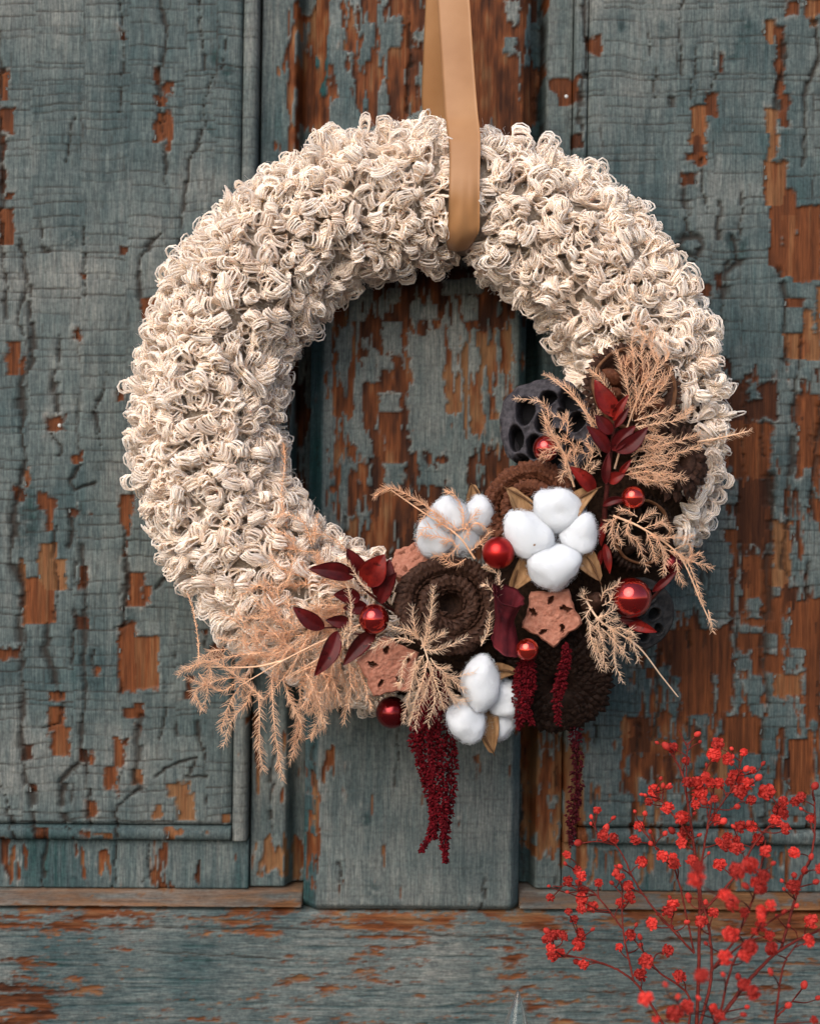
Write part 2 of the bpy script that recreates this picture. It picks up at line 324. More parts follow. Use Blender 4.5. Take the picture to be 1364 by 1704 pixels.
def fields(u, v, crackle=1.0, horiz=False, flat_tint=0.0):
    y = v + 0.006 * (u - 682 - 0.0145 * v); x = u - 0.0145 * y
    wu = u + 8 * (vn(u / 60, v / 45, 3) - .5) + 5 * (vn(u / 20, v / 12, 4) - .5)
    ci, cd, cc, ce = cells1(wu, COLS, 1)
    shift = _h(ci, ci * 0, 9) * 14 * (_h(ci, ci * 0, 10) > .45)
    wv = v + 5 * (vn(u / 60, v / 90, 5) - .5) * 2 + 2.2 * (vn(u / 9, v / 14, 6) - .5) + shift
    ri, rd, rc, re = cells1(wv, ROWS, 2)
    si, sdd, scn, se = cells1(wu, SUBC, 1)
    # hairline crazing
    hs = _h(re, ci, 21); hs = np.where(hs > .15, .35 + .65 * hs, 0) * smooth(.25, .55, fbm(u / 70, v / 20, 22, 2) + 0.14)
    vs = smooth(.55, .8, vn(ce * 7.7, v / 60, 23)) * .8
    vsub = (_h(se, ri, 33) > .88) * .45
    hair = np.maximum.reduce([hs * np.exp(-(rd / 1.25) ** 2), vs * np.exp(-(cd / 1.3) ** 2), vsub * np.exp(-(sdd / 1.5) ** 2)]) * crackle
    # bare patches
    blocky = 0.55 if crackle > .3 else 0.1
    bx = x + (scn - wu) * blocky * .8; by = y + (rc - wv) * blocky
    jag = (fbm(u / 9, v / 9, 41, 4) - .5) * 11 + (vn(u / 3.5, v / 3.5, 44) - .5) * 3
    jb = (_h(si, ri, 42) - .5) * 7 * (crackle > .3)
    sdv = np.full(u.shape, 50.0); tone = 0.5 + 0 * u
    X0, X1, Y0, Y1 = x.min() - 30, x.max() + 30, y.min() - 30, y.max() + 30
    for (x0, y0, x1, y1, tn) in BARE:
        if x1 < X0 or x0 > X1 or y1 < Y0 or y0 > Y1: continue
        cx, cy, hx, hy = (x0 + x1) / 2, (y0 + y1) / 2, (x1 - x0) / 2, (y1 - y0) / 2
        qx = abs(bx - cx) - hx; qy = abs(by - cy) - hy
        s_ = np.maximum(qx, qy)
        tone = np.where(s_ < np.minimum(sdv, 8), tn, tone); sdv = np.minimum(sdv, s_)
    sdv = sdv + jag * .55 + jb * .5
    # streaky regions
    for k, (x0, y0, x1, y1, am, tn) in enumerate(SPECKLE):
        if x1 < X0 or x0 > X1 or y1 < Y0 or y0 > Y1: continue
        cx, cy, hx, hy = (x0 + x1) / 2, (y0 + y1) / 2, (x1 - x0) / 2, (y1 - y0) / 2
        ins = np.maximum(abs(x - cx) - hx, abs(y - cy) - hy) + (fbm(u / 30, v / 60, 51 + k, 2) - .5) * 60
        n_ = fbm(u / 16, v / 75, 61 + k, 4) * .75 + .25 * vn(u / 4, v / 40, 71 + k)
        th = 1 - am
        s_ = (th - n_) * 60 + np.maximum(ins, -6) * .9 + 4
        s_ = s_ + (_h(si, ri, 43) - .5) * 8 * (crackle > .3)
        tone = np.where(s_ < np.minimum(sdv, 6), tn + (fbm(u / 14, v / 45, 81, 3) - .5) * 1.1, tone); sdv = np.minimum(sdv, s_)
    if horiz:
        n_ = fbm(u / 38, v / 8, 91, 5) * .5 + fbm(u / 110, v / 45, 92, 3) * .3 + fbm(u / 7, v / 3, 93, 3) * .2
        am = .415 + .13 * np.exp(-((y - 1520) / 22) ** 2) + .22 * smooth(90, 40, np.hypot(x - 30, (y - 1690) * 1.0)) + .14 * smooth(220, 60, abs(x - 1240)) * (y < 1560)
        s_ = (1 - am - n_) * 70 + 2
        tone = np.where(s_ < sdv, .72 + (fbm(u / 40, v / 12, 95, 3) - .5) * .9 - .3 * smooth(140, 60, np.hypot(x - 30, y - 1685)), tone); sdv = np.minimum(sdv, s_)
    for (x0, y0, x1, y1) in NOBARE:
        if x1 < X0 or x0 > X1 or y1 < Y0 or y0 > Y1: continue
        cx, cy, hx, hy = (x0 + x1) / 2, (y0 + y1) / 2, (x1 - x0) / 2, (y1 - y0) / 2
        s_ = np.maximum(abs(bx - cx) - hx, abs(by - cy) - hy) + jag
        sdv = np.maximum(sdv, -s_)
    soft = 1.3 if not horiz else 3.2
    bare = smooth(soft, -soft, sdv)
    # big cracks
    big = np.zeros(u.shape)
    jog = (_h(ri, ri * 0, 16) - .5) * (7 if not horiz else 0)
    jx = x + (vn(u / 40, v / 50, 12) - .5) * 9 + (vn(u / 7, v / 6, 14) - .5) * 3 + jog
    jy = y + (vn(u / 14, v / 14, 13) - .5) * 4
    for pl, wd in (CRACKS if not horiz else GOUGE):
        xs = [q[0] for q in pl]; ys = [q[1] for q in pl]
        if max(xs) < X0 or min(xs) > X1 or max(ys) < Y0 or min(ys) > Y1: continue
        m = (x > min(xs) - 14) & (x < max(xs) + 14) & (y > min(ys) - 14) & (y < max(ys) + 14)
        if not m.any(): continue
        dd = seg_dist(jx[m], jy[m], pl)
        wloc = wd * (0.12 + 1.35 * _h(ri[m], ri[m] * 0 + len(pl), 17) * vn(x[m] / 30, y[m] / 40, 15) * 1.7)
        wloc = (wloc + .25) * (1.9 if wd > 1.7 else 1.25)
        if horiz: wloc = wd * (.3 + vn(x[m] / 40, y[m] / 30, 15))
        big[m] = np.maximum(big[m], np.exp(-(dd / np.maximum(wloc, .75)) ** 2) * smooth(.1, .9, wloc))
    if not horiz and crackle > .3:     # deeper vertical splits in the weathered lower part
        low = smooth(450, 900, v)
        vs2 = smooth(.60, .74, vn(ce * 3.3, v / 38, 27)) * low
        big = np.maximum(big, vs2 * np.exp(-(np.abs(wu + (_h(ri, ri * 0, 18) - .5) * 7 - COLS[ce]) / (.6 + 2.4 * _h(ri, ce, 19))) ** 2))
    tint = .63 + (fbm(u / 120, v / 160, 101, 4) - .5) * .9 + (_h(ci * 31 + ri, si * 0 + ri, 102) - .5) * .10 * crackle + (_h(si, ri, 103) - .5) * .05 + flat_tint
    if horiz: tint = tint + (fbm(u / 60, v / 4, 104, 4) - .5) * .45 + (fbm(u / 14, v / 9, 106, 3) - .5) * .3
    else: tint = tint + (fbm(u / 6, v / 90, 105, 3) - .5) * (.35 if crackle > .3 else .6)
    sm = np.zeros(u.shape)
    for (cx, cy, r) in SMUDGE:
        sm = np.maximum(sm, np.exp(-(np.hypot(x - cx, (y - cy) * (.7 if not horiz else 1.8)) / r) ** 2) * smooth(.25, .6, fbm(x / 7, y / 7, 111, 3)))
    tint = tint - sm * .45
    tint = tint + .5 * np.exp(-(np.maximum(sdv, 0) / 3.2) ** 2) * (1 - bare) * smooth(.45, .8, vn(u / 11, v / 15, 125)) * (0 if horiz else 1)
    crack = np.clip(hair * 1.0 * (1 - bare) + big + sm * .35, 0, 1)
    h = 3.8 * (1 - bare) + 3.0 * np.exp(-(np.maximum(sdv, 0) / 4) ** 2) * (1 - bare) * vn(u / 25, v / 25, 120)
    h = h + (fbm(u / 25, v / 25, 121, 3) - .5) * 1.6 * (1 - bare) + (_h(ri, ci, 122) - .5) * .8 * (1 - bare) * crackle
    h = h - hair * 1.6 * (1 - bare) - big * 7
    if horiz: h = h - 3.2 * (1 - bare) + 1.1 * (1 - bare) + big * 5.0 - 1.6 * smooth(.72, .85, vn(u / 90, v / 3.5, 97))
    if horiz: tint = tint - .25 * smooth(.72, .85, vn(u / 90, v / 3.5, 97))
    # grain ridges on wood
    gr = (fbm(u / 4, v / 90, 131, 3) if not horiz else fbm(u / 110, v / 3.5, 131, 3)) - .5
    h = h + gr * (2.4 * bare + .9 * (1 - bare))
    return dict(bare=bare, crack=crack, tint=np.clip(tint, 0, 1), tone=np.clip(tone + gr * .5, 0, 1)), h

door = bpy.data.objects.new("panelled_door", None); sc.collection.objects.link(door)
tag(door, "old wooden door with crackled grey blue paint peeling to orange wood behind the wreath", "door")
def board(name, u0, u1, v0, v1, du, dv, prof, depth, m, crackle=1, horiz=False, flat=0, label=None, tintf=None, force=None):
    nu = max(4, int((u1 - u0) / du)); nv = max(4, int((v1 - v0) / dv))
    U, V = np.meshgrid(np.linspace(u0, u1, nu), np.linspace(v0, v1, nv))
    at, h = fields(U, V, crackle, horiz, flat)
    if tintf is not None: at['tint'] = np.clip(at['tint'] + tintf(U, V), 0, 1)
    if force is not None:
        at['bare'] = np.maximum(at['bare'], force + 1.3 * (fbm(U / 70, V / 7, 77, 4) - .5)); at['tone'] = np.clip(at['tone'] * .2 + .78, 0, 1)
    H = depth + prof(U, V) + h
    top = uv2w(U, V, H)
    # side walls back into the door
    n = nu * nv; Vt = top.reshape(-1, 3)
    bi = np.concatenate([np.arange(nu), np.arange(1, nv) * nu + nu - 1, (nv - 1) * nu + np.arange(nu - 2, -1, -1), np.arange(nv - 2, 0, -1) * nu])
    back = uv2w(U.ravel()[bi], V.ravel()[bi], np.full(len(bi), -100.0))
    k = len(bi); i = np.arange(k); j = (i + 1) % k
    side = np.stack([bi[i], n + i, n + j, bi[j]], -1)
    at = {q: np.concatenate([w_.ravel(), w_.ravel()[bi]]) for q, w_ in at.items()}
    g = grid_faces(nu, nv)[:, ::-1]
    me = mesh_np(name, np.concatenate([Vt, back]), [g, side[:, ::-1]], True, at)
    me.polygons.foreach_set('use_smooth', np.ones(len(me.polygons), bool))
    o = link(name, me, m, door)
    if label: o['label'] = label
    return o
Z = lambda U, V: 0 * U
def edge_round(u0, u1, v0, v1, r=10, amt=8):
    def f(U, V):
        d = np.minimum.reduce([U - u0, u1 - U, V - v0, v1 - V]); return -amt * smooth(r, 0, d)
    return f
def warp_board(U, V): return 3.0 * (fbm(U / 180, V / 400, 201, 2) - .5) * 2
board("left_panel", -130, 406, -130, 1372, 3.4, 2.15, lambda U, V: warp_board(U, V) - 6 * smooth(8, 0, 406 - U) - 6 * smooth(6, 0, 1372 - V), 16, M_DV, 1)
board("right_panel", 980, 1500, -130, 1372, 3.4, 2.15, lambda U, V: warp_board(U, V) - 6 * smooth(8, 0, U - 980) - 6 * smooth(6, 0, 1372 - V), 14, M_DV, 1,
      flat=-.03, tintf=lambda U, V: -.13 * smooth(500, 1000, V))
def half_round(c, wd, amt, horizontal=False):
    return lambda U, V: amt * np.sqrt(np.clip(1 - (((V if horizontal else U) - c) / wd) ** 2, 0, 1))
board("moulding", 408, 432, -130, 1398, 2.6, 2.6, half_round(420, 13, 13), 6, M_DV, .7, flat=.22)
board("moulding", -130, 406, 1374, 1398, 3, 2.2, half_round(1386, 13, 13, True), 6, M_DV, .5, flat=-.25)
board("moulding", 956, 978, -130, 1398, 2.6, 2.6, half_round(967, 12, 10), 4, M_DV, .6, flat=-.05)
board("moulding", 980, 1500, 1376, 1400, 3, 2.2, half_round(1388, 13, 11, True), 6, M_DV, .3, flat=-.1)
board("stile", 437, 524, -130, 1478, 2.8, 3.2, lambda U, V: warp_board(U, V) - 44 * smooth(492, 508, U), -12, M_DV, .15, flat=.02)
board("stile", 884, 954, -130, 1478, 2.8, 2.6, lambda U, V: warp_board(U, V) - 50 * smooth(914, 900, U), -8, M_DV, .6, flat=-.06, tintf=lambda U, V: -.35 * smooth(914, 900, U))  # tint darkened along the inner edge, painting in the centre board's shadow
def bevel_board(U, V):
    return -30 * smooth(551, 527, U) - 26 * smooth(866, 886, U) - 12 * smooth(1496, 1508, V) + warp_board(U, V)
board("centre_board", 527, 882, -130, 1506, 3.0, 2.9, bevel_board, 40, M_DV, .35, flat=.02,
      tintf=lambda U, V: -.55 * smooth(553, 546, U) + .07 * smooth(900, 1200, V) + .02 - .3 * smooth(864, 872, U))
board("rail", -130, 434, 1401, 1480, 3, 2.4, lambda U, V: -3 * smooth(1412, 1401, V), -2, M_DV, .12, flat=-.20)
board("rail", 956, 1500, 1403, 1480, 3, 2.4, lambda U, V: -3 * smooth(1414, 1403, V), -2, M_DV, .12, flat=-.18)
def ledge_prof(U, V): return 40 * smooth(1481, 1503, V)
board("ledge", -130, 525, 1482, 1503, 4, 2.0, ledge_prof, -4, M_DH, 0, True, flat=.1, force=.5)
board("ledge", 884, 1500, 1482, 1503, 4, 2.0, ledge_prof, -4, M_DH, 0, True, flat=.1, force=.45)
board("bottom_rail", -130, 1500, 1510, 1850, 4.2, 2.0, lambda U, V: warp_board(V, U) - 5 * smooth(1518, 1508, V), 34, M_DH, 0, True, flat=.03)
# boards behind, out of sight except between the joints
g = Geo()
def box(g, x0, x1, y0, y1, z0, z1):
    V = np.array([[x, y, z] for x in (x0, x1) for y in (y0, y1) for z in (z0, z1)])
    F = np.array([[0, 1, 3, 2], [4, 6, 7, 5], [0, 4, 5, 1], [2, 3, 7, 6], [0, 2, 6, 4], [1, 5, 7, 3]])
    g.add(V, F, bare=0.0, crack=.6, tint=.2, tone=.3)
box(g, -.36, .36, .041, .05, -.44, .44)
g.obj("backing_board", M_DV, door, False)
g = Geo(); box(g, -3, 3, .052, .25, -1.2, 2.6)  # unseen backdrop added to keep sky light off the wreath from behind
tag(g.obj("wall", simple("weathered_wall", (.10, .12, .12), (.18, .19, .18), 8, .9), None, False), None, None, None, 'structure')

# curled paint flakes at the edges of the bare patches
M_FLAKE = simple("curled_paint_flake", (.09, .105, .105), (.17, .175, .165), 500, .7, .3, bdist=.0004)
def flake_mesh(seed):
    r = np.random.default_rng(seed); nu_, nv_ = 6, 5
    U, V = np.meshgrid(np.linspace(0, 1, nu_), np.linspace(-.5, .5, nv_))
    cv = r.uniform(.8, 1.6); ln = 1 + r.normal(0, .16, (nv_, 1)); a_ = U * cv * ln
    X = np.sin(a_) / cv; Zz = (1 - np.cos(a_)) / cv; Yy = V * r.uniform(1.2, 2.2) * (1 - .3 * U * r.uniform(0, 1.4))
    A = np.stack([X, -Zz, Yy], -1).reshape(-1, 3); B = A + np.array([-.05, .09, 0])
    F = grid_faces(nu_, nv_); k = nu_ * nv_
    rim = np.concatenate([np.arange(nu_), np.arange(1, nv_) * nu_ + nu_ - 1, (nv_ - 1) * nu_ + np.arange(nu_ - 2, -1, -1), np.arange(nv_ - 2, 0, -1) * nu_]); rj = np.roll(rim, -1)
    me = mesh_np("flake_shape", np.concatenate([A, B]), [F, F[:, ::-1] + k, np.stack([rim, rj, rj + k, rim + k], -1)]); me.materials.append(M_FLAKE); return me
FLK = [flake_mesh(s_) for s_ in range(6)]
rf = np.random.default_rng(77)
for (x0, y0, x1, y1, tn) in BARE:
    if x1 - x0 < 8 or 430 < x0 < 960: continue
    for _ in range(1 + int((y1 - y0) > 45)):
        if rf.uniform() < .35: continue
        left = rf.uniform() < .5
        y = rf.uniform(y0 + 4, y1 - 4)
        xs = (np.arange(x0 - 9, (x0 + x1) / 2 + 4, .7) if left else np.arange(x1 + 9, (x0 + x1) / 2 - 4, -.7))
        us = xs + .0145 * y
        at_, _h2 = fields(us[None], np.full((1, len(us)), y - .006 * ((x0 + x1) / 2 - 682)), 1)
        hit = np.where(at_['bare'][0] > .5)[0]
        if len(hit) == 0 or hit[0] == 0: continue
        x = xs[hit[0]]
        o = bpy.data.objects.new("paint_flake", FLK[rf.integers(0, 6)]); sc.collection.objects.link(o); o.parent = door
        o.location = Vector(uv2w(np.array(x + .0145 * y), np.array(y - .006 * (x - 682)), np.array(18.5 if x < 700 else 16.5)))
        k = rf.uniform(2.6, 5.0) * S
        o.scale = (k if left else -k, k, k * rf.uniform(.8, 1.5)); o.rotation_euler = (0, rf.normal(0, .15), rf.uniform(-.2, .25) * (1 if left else -1))

# unseen dark plane added to darken the lower half of bauble reflections
g = Geo(); box(g, -12, 12, -14, .2, -1.25, -1.2)
tag(g.obj("ground", simple("stone_paving", (.06, .058, .055), (.12, .115, .11), 6, .9), None, False), None, None, None, 'structure')

# nails in the door
M_NAIL = simple("nail_metal", (.35, .34, .32), (.55, .53, .5), 900, .35, .1, spec=.8)
def uv_sphere(nu=16, nv=10):
    th = np.arange(nu) * 2 * np.pi / nu; ph = np.linspace(0.001, np.pi - .001, nv)
    T, H_ = np.meshgrid(th, ph)
    return np.stack([np.cos(T) * np.sin(H_), np.sin(T) * np.sin(H_), np.cos(H_)], -1).reshape(-1, 3), grid_faces(nu, nv, True)[:, ::-1]
SV, SF = uv_sphere()
for (x, y) in ((942, 160), (99, 708)):
    gg = Geo(); c = P(x, y, -132); gg.add(SV * np.array([1, .5, 1]) * .0014 + c, SF); gg.obj("nail", M_NAIL, door)

# ------------------------------------------------------------------ wool wreath
CX, CY, RR = 712.0, 697.0, 368.0       # ring centre and mid radius, photograph pixels
KR = S
def ring(th, ph, r, rz=None):
    """th: angle round the ring (0 = right, 90 = up); ph: round the tube (0 = outwards, 90 = to viewer)"""
    rz = r if rz is None else rz
    R_ = RR + r * np.cos(ph)
    return np.stack([(CX - 682) + R_ * np.cos(th), -rz * np.sin(ph) * 1.0, (852 - CY) + R_ * np.sin(th)], -1) * S + np.array([0, YREF, 0])
def m_wool():
    m, t, b = mat("cream_wool")
    n = noise(t, 60, 4); f = noise(t, 2500, 3)
    v = attr(t, 'tone')
    col = ramp(t, v, [(0, (.62, .49, .40)), (.5, (.735, .63, .545)), (1, (.79, .715, .645))])
    col = mixc(t, .35, col, ramp(t, f, [(.3, (.95, .92, .89)), (.7, (1, 1, 1))]), 'MULTIPLY')
    t.links.new(col, b.inputs['Base Color']); b.inputs['Roughness'].default_value = .9
    b.inputs['Specular IOR Level'].default_value = .15
    b.inputs['Sheen Weight'].default_value = .25; b.inputs['Sheen Roughness'].default_value = .5
    b.subsurface_method = 'BURLEY'
    b.inputs['Subsurface Weight'].default_value = .9; b.inputs['Subsurface Scale'].default_value = .0036
    b.inputs['Subsurface Radius'].default_value = (1.0, .85, .7)
    return m
M_WOOL = m_wool()
wreath = empty("wool_wreath", CX, CY + RR, 0)
tag(wreath, "round cream wreath of looped woollen yarn hanging on the peeling door", "wreath")
nu, nv = 160, 32
T_, H_ = np.meshgrid(np.arange(nu) * 2 * np.pi / nu, np.arange(nv + 1) * 2 * np.pi / nv)
Vc = ring(T_, H_, 90 + 5 * (fbm(T_ * 20, H_ * 5, 7) - .5), 84)
g = Geo(); g.add(Vc.reshape(-1, 3), grid_faces(nu, nv + 1, True), tone=0.2)
M_WCORE = simple("wool_backing", (.34, .26, .20), (.56, .46, .37), 330, .95, 1.0, bdist=.003)
g.obj("ring_core", M_WCORE, wreath)

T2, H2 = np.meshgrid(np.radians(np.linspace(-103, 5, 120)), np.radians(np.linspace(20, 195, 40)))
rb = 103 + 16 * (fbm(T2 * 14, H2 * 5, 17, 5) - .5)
M_SHADEPAD = simple("dark_bark_fibre", (.010, .006, .004), (.045, .024, .015), 400, .95, .6, bdist=.001)  # added dark sheet, stands in for shade and dark cones between the decorations
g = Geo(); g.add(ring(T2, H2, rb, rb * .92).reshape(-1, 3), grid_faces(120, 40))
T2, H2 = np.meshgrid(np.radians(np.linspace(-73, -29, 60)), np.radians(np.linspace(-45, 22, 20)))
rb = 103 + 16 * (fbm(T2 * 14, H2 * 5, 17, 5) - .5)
g.add(ring(T2, H2, rb, rb * .92).reshape(-1, 3), grid_faces(60, 20)); g.obj("trimming_base", M_SHADEPAD, wreath)

def loops(seed=3, sp=21.5, under_=False):
    r = np.random.default_rng(seed)
    th, ph = [], []
    nrow = int(2 * np.pi * 100 / sp)
    for i in range(nrow):
        p = i * 2 * np.pi / nrow
        if np.sin(p) < -0.42: continue
        n = int(2 * np.pi * (RR + 100 * np.cos(p)) / sp)
        th.append((np.arange(n) + r.uniform(0, 1) + r.uniform(-.3, .3, n)) * 2 * np.pi / n)
        ph.append(p + r.uniform(-.3, .3, n) * 2 * np.pi / nrow)
    th = np.concatenate(th); ph = np.concatenate(ph)
    x = CX + (RR + 100 * np.cos(ph)) * np.cos(th); y = CY - (RR + 100 * np.cos(ph)) * np.sin(th)
    keep = ~((abs(x - 771) < 25) & (y < 470))
    thd = (np.degrees(th) + 180) % 360 - 180; phd = np.degrees(ph) % 360
    phd = np.where(phd > 270, phd - 360, phd)
    lim = np.where(thd > -26, 50, np.where(thd > -72, -40, 24)) + r.uniform(-8, 8, len(th))
    keep &= ~((thd > -101) & (thd < 3) & (phd > lim) & (phd < 190))
    th, ph, x, y = th[keep], ph[keep], x[keep], y[keep]
    N = len(th)
    base = ring(th, ph, 93 if not under_ else 88, 88 if not under_ else 84)
    nn = nrm(np.stack([np.cos(ph) * np.cos(th), -np.sin(ph), np.cos(ph) * np.sin(th)], -1))
    ta = np.stack([-np.sin(th), 0 * th, np.cos(th)], -1)
    bb = np.cross(nn, ta)
    psi = r.uniform(0, 2 * np.pi, N)[:, None]
    a = ta * np.cos(psi) + bb * np.sin(psi); b = np.cross(nn, a)
    tilt = np.radians(r.uniform(10, 80, N) if not under_ else r.uniform(62, 88, N))[:, None]
    lean = np.radians(r.normal(0, 25, N))[:, None]
    up = nn * np.cos(tilt) + b * np.sin(tilt)
    up = nrm(up + a * np.sin(lean) * .6)
    side = nrm(a - up * (a * up).sum(-1, keepdims=True)); bi = np.cross(up, side)
    K = 11 if not under_ else 9
    t = np.linspace(0, 1, K)[None, :]
    near_rib = smooth(60, 20, abs(x - 771)) * (y < 470)
    outer = smooth(.2, 1, np.cos(ph))
    h = (r.uniform(24, 48, N) * (1 - .35 * near_rib))[:, None]
    wd = r.uniform(6.5, 16.5, N)[:, None]
    h = h * (1 + .1 * outer[:, None])
    lx = wd * np.sin(2 * np.pi * t) * np.sin(np.pi * t) ** .6 * 1.15
    ly = h * np.sin(np.pi * t) ** .85
    curl = r.normal(0, 5.5, N)[:, None]; pc = r.uniform(0, 6.28, N)[:, None]
    lz = curl * np.sin(2 * np.pi * t * r.choice([.5, 1.0, 1.5], N)[:, None] + pc) * np.sin(np.pi * t)
    hook = r.uniform(-.25, .6, N)[:, None]
    ns = 8 if not under_ else 6
    paths = np.empty((N, ns, K, 3)); rad = np.empty((N, ns, K)); tone = np.empty((N, ns, K))
    ton = np.clip(.55 + r.normal(0, .16, N), 0, 1)
    lift = 12 * np.cos(tilt) * 0 + 7 * np.sin(np.pi * t) * np.sin(tilt)
    for j in range(ns):
        q = (j - (ns - 1) / 2)
        off = q * r.uniform(1.75, 2.3, N)[:, None] + r.normal(0, .35, N)[:, None]
        fan = .55 + .75 * np.sin(np.pi * t)
        sc_ = 1 + r.normal(0, .10, N)[:, None] - .012 * q * q
        arch = -(q * q) * .35 * hook
        wob = r.normal(0, .9, (N, K))
        Lx = lx * sc_ + wob * .6; Ly = ly * sc_ + arch + r.normal(0, .6, (N, K)) * np.sin(np.pi * t); Lz = lz + off * fan + wob * .5
        p = base[:, None] + (side[:, None] * Lx[..., None] + up[:, None] * Ly[..., None] + bi[:, None] * Lz[..., None] + nn[:, None] * (lift + 1)[..., None]) * S
        paths[:, j] = p
        rad[:, j] = (1.5 + .15 * r.normal(size=(N, 1))).clip(1.2, 2.2) * S
        tone[:, j] = (ton + r.normal(0, .07, N))[:, None]
    return paths.reshape(N * ns, K, 3), rad.reshape(N * ns, K), tone.reshape(N * ns, K), N
pp, rr_, tt, NL = loops()
V, F = tubes(pp, rr_, 3)
g = Geo(); g.add(V, F, tone=np.repeat(tt.reshape(-1), 3))
p2, r2, t2, N2 = loops(8, 23, True)
V2, F2 = tubes(p2, r2 * 1.1, 3); g.add(V2, F2, tone=np.repeat(t2.reshape(-1), 3))
print("wool loops", NL, N2, "tris", (len(F) + len(F2)) * 2)
# stray fibres
N = 7000
th = RNG.uniform(0, 2 * np.pi, N); ph = RNG.uniform(-.5, 3.6, N)
b0 = ring(th, ph, 118, 108); nn = nrm(np.stack([np.cos(ph) * np.cos(th), -np.sin(ph), np.cos(ph) * np.sin(th)], -1))
dirs = nrm(nn * .5 + RNG.normal(size=(N, 3)) * .7); d2 = nrm(np.cross(dirs, RNG.normal(size=(N, 3))))
t = np.linspace(0, 1, 4)[None, :, None]
L = RNG.uniform(10, 28, N)[:, None, None] * S
fp = b0[:, None] + dirs[:, None] * t * L * .8 + d2[:, None] * np.sin(t * RNG.uniform(2, 6, N)[:, None, None]) * L * .35
xx = fp[:, 0, 0] / S + 682; zz = 852 - fp[:, 0, 2] / S
tf = (np.degrees(th) + 180) % 360 - 180; fp = fp[~(((abs(xx - 771) < 30) & (zz < 470)) | ((tf > -101) & (tf < 3) & (ph < 3.6) & (ph > np.where(tf > -26, .9, np.where(tf > -72, -1, .4)))))]
V, F = tubes(fp, np.full(fp.shape[:2], .24 * S), 3)
g.add(V, F, tone=.8)
tag(g.obj("wool_pile", M_WOOL, wreath), kind='stuff')

# ------------------------------------------------------------------ ribbon
def m_ribbon():
    m, t, b = mat("peach_satin")
    f = noise(t, 2600, 2, (1, 1, .35)); n = noise(t, 25, 3)
    col = ramp(t, n, [(.3, (.36, .165, .062)), (.7, (.45, .225, .095))])
    col = mixc(t, .2, col, ramp(t, f, [(.3, (.8, .8, .8)), (.7, (1, 1, 1))]), 'MULTIPLY')
    t.links.new(col, b.inputs['Base Color']); b.inputs['Roughness'].default_value = .42
    b.inputs['Sheen Weight'].default_value = .08; b.inputs['Specular IOR Level'].default_value = .35
    b.inputs['Anisotropic'].default_value = .5
    bump(t, b, f, .15, .0002)
    tr = t.nodes.new("ShaderNodeBsdfTranslucent"); t.links.new(col, tr.inputs[0])
    mx = t.nodes.new("ShaderNodeMixShader"); mx.inputs[0].default_value = .12
    t.links.new(b.outputs[0], mx.inputs[1]); t.links.new(tr.outputs[0], mx.inputs[2]); t.links.new(mx.outputs[0], t.nodes["Material Output"].inputs[0])
    return m
M_RIB = m_ribbon()
# left edge, right edge, height above plane (px)
rows = [(722, 776, -40, 40), (727, 781, 0, 44), (733, 787, 90, 60), (739, 794, 180, 82), (743, 798, 215, 97), (747, 799, 245, 110), (747, 798, 300, 124),
        (746, 798, 345, 122), (744, 797, 385, 108), (742, 789, 408, 84), (745, 782, 418, 50), (744, 784, 414, 0), (742, 784, 400, -60), (740, 782, 350, -104), (732, 776, 280, -112), (716, 760, 220, -104),
        (702, 746, 175, -92), (704, 746, 90, -70), (708, 746, 0, -50), (710, 748, -60, -40)]
rows = np.array(rows, float)
cr = catmull(rows, 150)
sx = np.linspace(0, 1, 13)
Lr = []
for k, (xl, xr, y, d) in enumerate(cr):
    x = xl + (xr - xl) * sx
    crown = 3.0 * np.sin(np.pi * sx)
    wr = 3.0 * (fbm(sx * 3 + 5, k / 16.0 + 0 * sx, 301, 3) - .5) * smooth(40, 62, k) * smooth(95, 80, k) * 4.2
    yy = y + 12 * (sx - .5) ** 2 * (-1) * smooth(60, 68, k) * smooth(85, 76, k) * 4 * .6
    Lr.append(P(x, yy, d + crown * .5 + wr))
Lr = np.array(Lr)
du_ = np.gradient(Lr, axis=0); dv_ = np.gradient(Lr, axis=1); nr = nrm(np.cross(du_, dv_))
A_ = Lr.reshape(-1, 3); B_ = (Lr - nr * .0004).reshape(-1, 3)
gf = grid_faces(13, len(cr)); nA = len(A_)
n_ = len(cr); rim = np.concatenate([np.arange(13), np.arange(1, n_) * 13 + 12, (n_ - 1) * 13 + np.arange(11, -1, -1), np.arange(n_ - 2, 0, -1) * 13])
rj = np.roll(rim, -1)
g = Geo(); g.add(np.concatenate([A_, B_]), [gf, gf[:, ::-1] + nA, np.stack([rim, rj, rj + nA, rim + nA], -1)])
tag(g.obj("satin_ribbon", M_RIB, None), "peach satin ribbon looped round the top of the wool wreath", "ribbon")

# ------------------------------------------------------------------ baubles
def m_bauble(name, col, rough, metal=.9, coat=1):
    m, t, b = mat(name)
    b.inputs['Base Color'].default_value = (*col, 1); b.inputs['Metallic'].default_value = metal; b.inputs['Roughness'].default_value = rough
    b.inputs['Coat Weight'].default_value = coat; b.inputs['Coat Roughness'].default_value = .04
    n = noise(t, 700, 3); bump(t, b, n, .02, .0003)
    return m
MB_S = m_bauble("shiny_red_glass", (.46, .014, .010), .06)
MB_B = m_bauble("bright_red_glass", (.66, .035, .016), .05)
MB_M = m_bauble("matte_red_glass", (.42, .014, .012), .34, .85, .15)
MB_D = m_bauble("dark_satin_red_glass", (.16, .006, .008), .22, .85, .3)
M_GOLD = simple("gold_cap", (.45, .3, .1), (.6, .4, .16), 500, .3, .1, spec=.8)
BV, BF = uv_sphere(48, 28)
GB = "red Christmas baubles wired onto the wreath"
